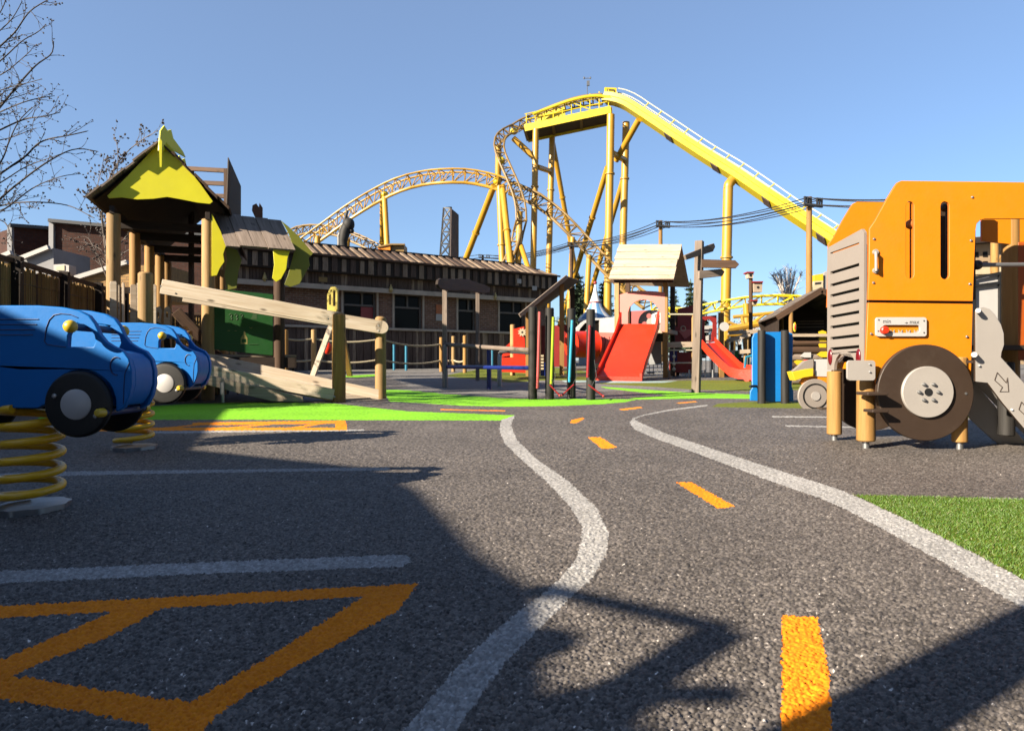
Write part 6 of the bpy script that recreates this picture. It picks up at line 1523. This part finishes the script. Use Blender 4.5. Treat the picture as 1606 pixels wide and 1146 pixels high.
# ------------------------------------------------------------------ trees
def bare_tree(name, label, base, mains, Y, r0, seed, twigs, bark, bud, step, tl, budr, trunk_r=None, dy=.25, trunk_top=None, lev2=True):
    g = random.Random(seed); t = thing(name, label, 'tree', tuple(base))
    if trunk_top is not None:
        mb = MB(); pts = [Vector(base).lerp(Vector(trunk_top), k / 6) + Vector((g.uniform(-.05, .05), g.uniform(-.05, .05), 0)) * (k > 0) for k in range(7)]; mb.tube(pts, [trunk_r * (1 - .7 * k / 6) for k in range(7)], 12); mb.build('trunk', bark, t)
    br = MB(); bd = MB()
    def rv(): return Vector((g.gauss(0, 1), g.gauss(0, 1), g.gauss(0, 1)))
    def bud_at(p, d):
        d = d.normalized(); a = d.cross(Vector((.3, .5, .8))).normalized(); b = d.cross(a); r = budr * g.uniform(.7, 1.3); L = r * 3.2
        bd.add([p, p + d * L * .45 + a * r, p + d * L * .45 + b * r, p + d * L * .45 - a * r, p + d * L * .45 - b * r, p + d * L], [(0, 1, 2), (0, 2, 3), (0, 3, 4), (0, 4, 1), (5, 2, 1), (5, 3, 2), (5, 4, 3), (5, 1, 4)], [[(0, 0)] * 3] * 8)
    def twig(p, d, L, r, lev):
        n = max(3, int(L / (step * .5))); pts = [p]; dd = d.normalized()
        for k in range(n):
            dd = (dd + rv() * .16 + Vector((0, 0, .05))).normalized(); pts.append(pts[-1] + dd * L / n)
        br.tube(pts, [r * (1 - .6 * k / n) for k in range(n + 1)], 5, cap=False)
        bud_at(pts[-1], dd)
        for _ in range(2 if lev < 2 else 1): bud_at(pts[-1], (dd + rv() * .5).normalized())
        for k in range(1, n):
            if g.random() < .28: bud_at(pts[k], (dd + rv() * .7).normalized())
            if lev < 2 and lev2 and g.random() < .55: twig(pts[k], (dd + rv() * .75 + Vector((.15, 0, .1))).normalized(), L * g.uniform(.3, .6), r * .7, lev + 1)
    for main, rm in mains:
        pts = []
        for k, (px, py) in enumerate(main): pts.append(P(px, py, Y + dy * g.uniform(-1, 1)))
        sp = resample(spline(pts, 5), step * .5); n = len(sp)
        br.tube(sp, [rm * (1 - .72 * k / n) for k in range(n)], 7, cap=False)
        bud_at(sp[-1], sp[-1] - sp[-3])
        for k in range(2, n):
            if g.random() < twigs:
                d = (sp[k] - sp[k - 1]).normalized(); s_ = d.cross(Vector((0, 1, 0))) * g.choice((-1, 1)); twig(sp[k], d * .8 + s_ * g.uniform(.4, .9) + rv() * .2, tl * g.uniform(.35, 1) * (1 - .35 * k / n), rm * .42 * (1 - .5 * k / n), 1)
    br.build('branches', bark, t, recalc=False); 
    if bd.v: bd.build('buds', bud, t, recalc=False, smooth=False)
    return t
Yb = 6.6; T0 = GY(-190, Yb)
ms = [([(-150,230),(-60,130),(0,73),(24,50),(47,18),(82,-4)], .016), ([(-150,240),(-70,150),(0,96),(34,65),(60,50),(74,36)], .012), ([(-150,360),(-70,250),(0,168),(26,136),(56,103),(81,84),(84,62)], .017),
      ([(-150,290),(-60,170),(0,142),(40,131),(70,123)], .010), ([(-150,330),(-60,235),(0,204),(39,187),(68,183),(95,176)], .013), ([(-150,420),(-50,330),(0,256),(13,225),(29,191),(52,167)], .013),
      ([(-150,430),(-60,320),(0,273),(39,246),(65,222),(110,212),(145,204)], .017), ([(-150,470),(-60,370),(0,312),(27,289),(73,255),(117,234),(155,238)], .016), ([(-150,420),(-50,340),(0,323),(46,317),(105,322),(148,342)], .013),
      ([(-150,380),(-60,320),(0,287),(40,262),(80,247),(100,240)], .009), ([(-150,400),(-60,372),(0,345),(20,380),(24,412)], .010), ([(-150,200),(-60,90),(0,20),(12,-20)], .012), ([(-150,340),(-60,215),(0,150),(20,140),(48,128)], .010), ([(-150,360),(-40,240),(20,215),(60,200)], .010),
      ([(-150,300),(-60,205),(0,176),(45,158),(88,150)], .011), ([(-150,270),(-60,140),(0,118),(30,96),(52,76)], .011), ([(-150,310),(-50,190),(10,158),(44,146),(70,132)], .010), ([(-150,220),(-60,100),(0,48),(20,28),(34,4)], .012), ([(-150,440),(-60,350),(0,332),(50,296),(92,278),(128,272)], .011)]
bare_tree('birch_tree', 'leafless budding birch whose fine branches reach in from the left edge', T0, ms, Yb, .1, 11, .40, M['bark'], M['bud'], .12, .40, .0062, .13, .35, P(-170, 60, Yb))
Ys = 14.2
ms = [([(171,440),(163,370),(160,330),(166,300),(176,270),(198,240),(222,220),(246,206)], .022), ([(170,400),(158,340),(152,300),(160,262),(164,240)], .014), ([(168,350),(178,300),(184,270),(184,232),(178,210)], .014), ([(172,420),(176,380),(168,350),(150,320),(140,300)], .012), ([(176,300),(196,282),(210,272)], .010), ([(170,430),(180,395),(205,360),(215,330)], .012), ([(170,440),(150,395),(138,373),(124,372)], .018), ([(172,430),(190,400),(240,372),(262,352)], .014), ([(171,440),(163,398),(146,384)], .012)]
bare_tree('young_tree', 'slender leafless young tree growing between the reed fence and the lime gable', GY(171, Ys), ms, Ys, .05, 5, .62, M['birch'], M['bud'], .16, .55, .018, .05, .3, P(171, 430, Ys))
Yf = 75; g_ = random.Random(9); ms = []
for k in range(26):
    x = g_.uniform(-27, 27); ms.append(([(1236 + x * .12, 480), (1236 + x * .45, 455), (1236 + x * .85, 436 - (27 - abs(x)) * .15), (1236 + x, 417 + abs(x) * .55 + g_.uniform(-3, 3))], .09))
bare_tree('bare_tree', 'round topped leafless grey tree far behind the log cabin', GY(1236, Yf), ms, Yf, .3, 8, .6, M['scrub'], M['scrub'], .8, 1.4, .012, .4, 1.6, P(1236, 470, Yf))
Yg = 90
for k, (x, w_, y0) in enumerate(((1090, 40, 492), (1170, 30, 496), (8, 26, 372), (40, 22, 385))):
    ms = []; yy = 70 if k < 2 else 30
    for j in range(14):
        u_ = g_.uniform(-1, 1); ms.append(([(x + u_ * w_ * .2, y0 + 60), (x + u_ * w_ * .7, y0 + 25), (x + u_ * w_, y0 + abs(u_) * 10 + g_.uniform(-4, 4))], .10 if k < 2 else .04))
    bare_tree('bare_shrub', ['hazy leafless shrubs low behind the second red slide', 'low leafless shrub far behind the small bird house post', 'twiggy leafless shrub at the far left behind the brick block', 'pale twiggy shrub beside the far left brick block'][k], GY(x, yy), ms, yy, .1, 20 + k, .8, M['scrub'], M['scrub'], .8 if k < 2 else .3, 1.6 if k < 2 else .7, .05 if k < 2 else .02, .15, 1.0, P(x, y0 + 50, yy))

def conifer(label, px, ytop, Y, wpx, seed, ybot=573):
    g = random.Random(seed); b = GY(px, Y); tp = P(px, ytop, Y); h = tp.z - b.z; w_ = wpx / F * Y
    t = thing('conifer', label, 'tree', tuple(b)); mb = MB(); mb.tube([b, tp], [.22, .03], 8); mb.build('trunk', M['bark'], t)
    mb = MB(); z = .12
    while z < .985:
        r = w_ * (1 - z) ** .8 * g.uniform(.7, 1.12) + .12; nb = max(5, int(15 * (1 - z) + 5))
        for k in range(nb):
            a = 6.283 * (k + g.random()) / nb; L = r * g.uniform(.65, 1.1); o = b.lerp(tp, z); d = Vector((math.cos(a), math.sin(a), g.uniform(-.25, .2)))
            m_ = max(4, int(L / .16))
            for j in range(m_):
                f = (j + g.random()) / m_; p = o + d * L * f + Vector((0, 0, .18 * L * f * f)); s_ = .30 + .40 * (1 - f) * min(1, L)
                for q in range(3):
                    e = Vector((g.gauss(0, 1), g.gauss(0, 1), g.gauss(0, .55))).normalized() * s_ * g.uniform(.7, 1.3); e2 = Vector((g.gauss(0, 1), g.gauss(0, 1), g.gauss(0, .8))).normalized() * s_ * .28
                    mb.add([p - e2, p + e2, p + e], [(0, 1, 2)], [[(0, 0)] * 3], g.choice((0, 0, 1)))
        z += .42 / h
    mb.build('crown', [M['needle'], plain('conifer tips', (.050, .095, .035), .8, .3, 3, bump=0)], t, recalc=False, smooth=False)
conifer('broad dark conifer behind the carousel and coaster columns', 908, 428, 66, 52, 1)
conifer('dark conifer behind the pale slide roof', 946, 440, 68, 44, 2)
conifer('small dark conifer with a pointed tip left of the fingerpost', 1083, 437, 58, 26, 3)
conifer('short dark conifer just right of the slide tower roof', 1056, 452, 60, 20, 4)
conifer('rounded dark conifer right of the fingerpost', 1104, 470, 60, 12, 6)
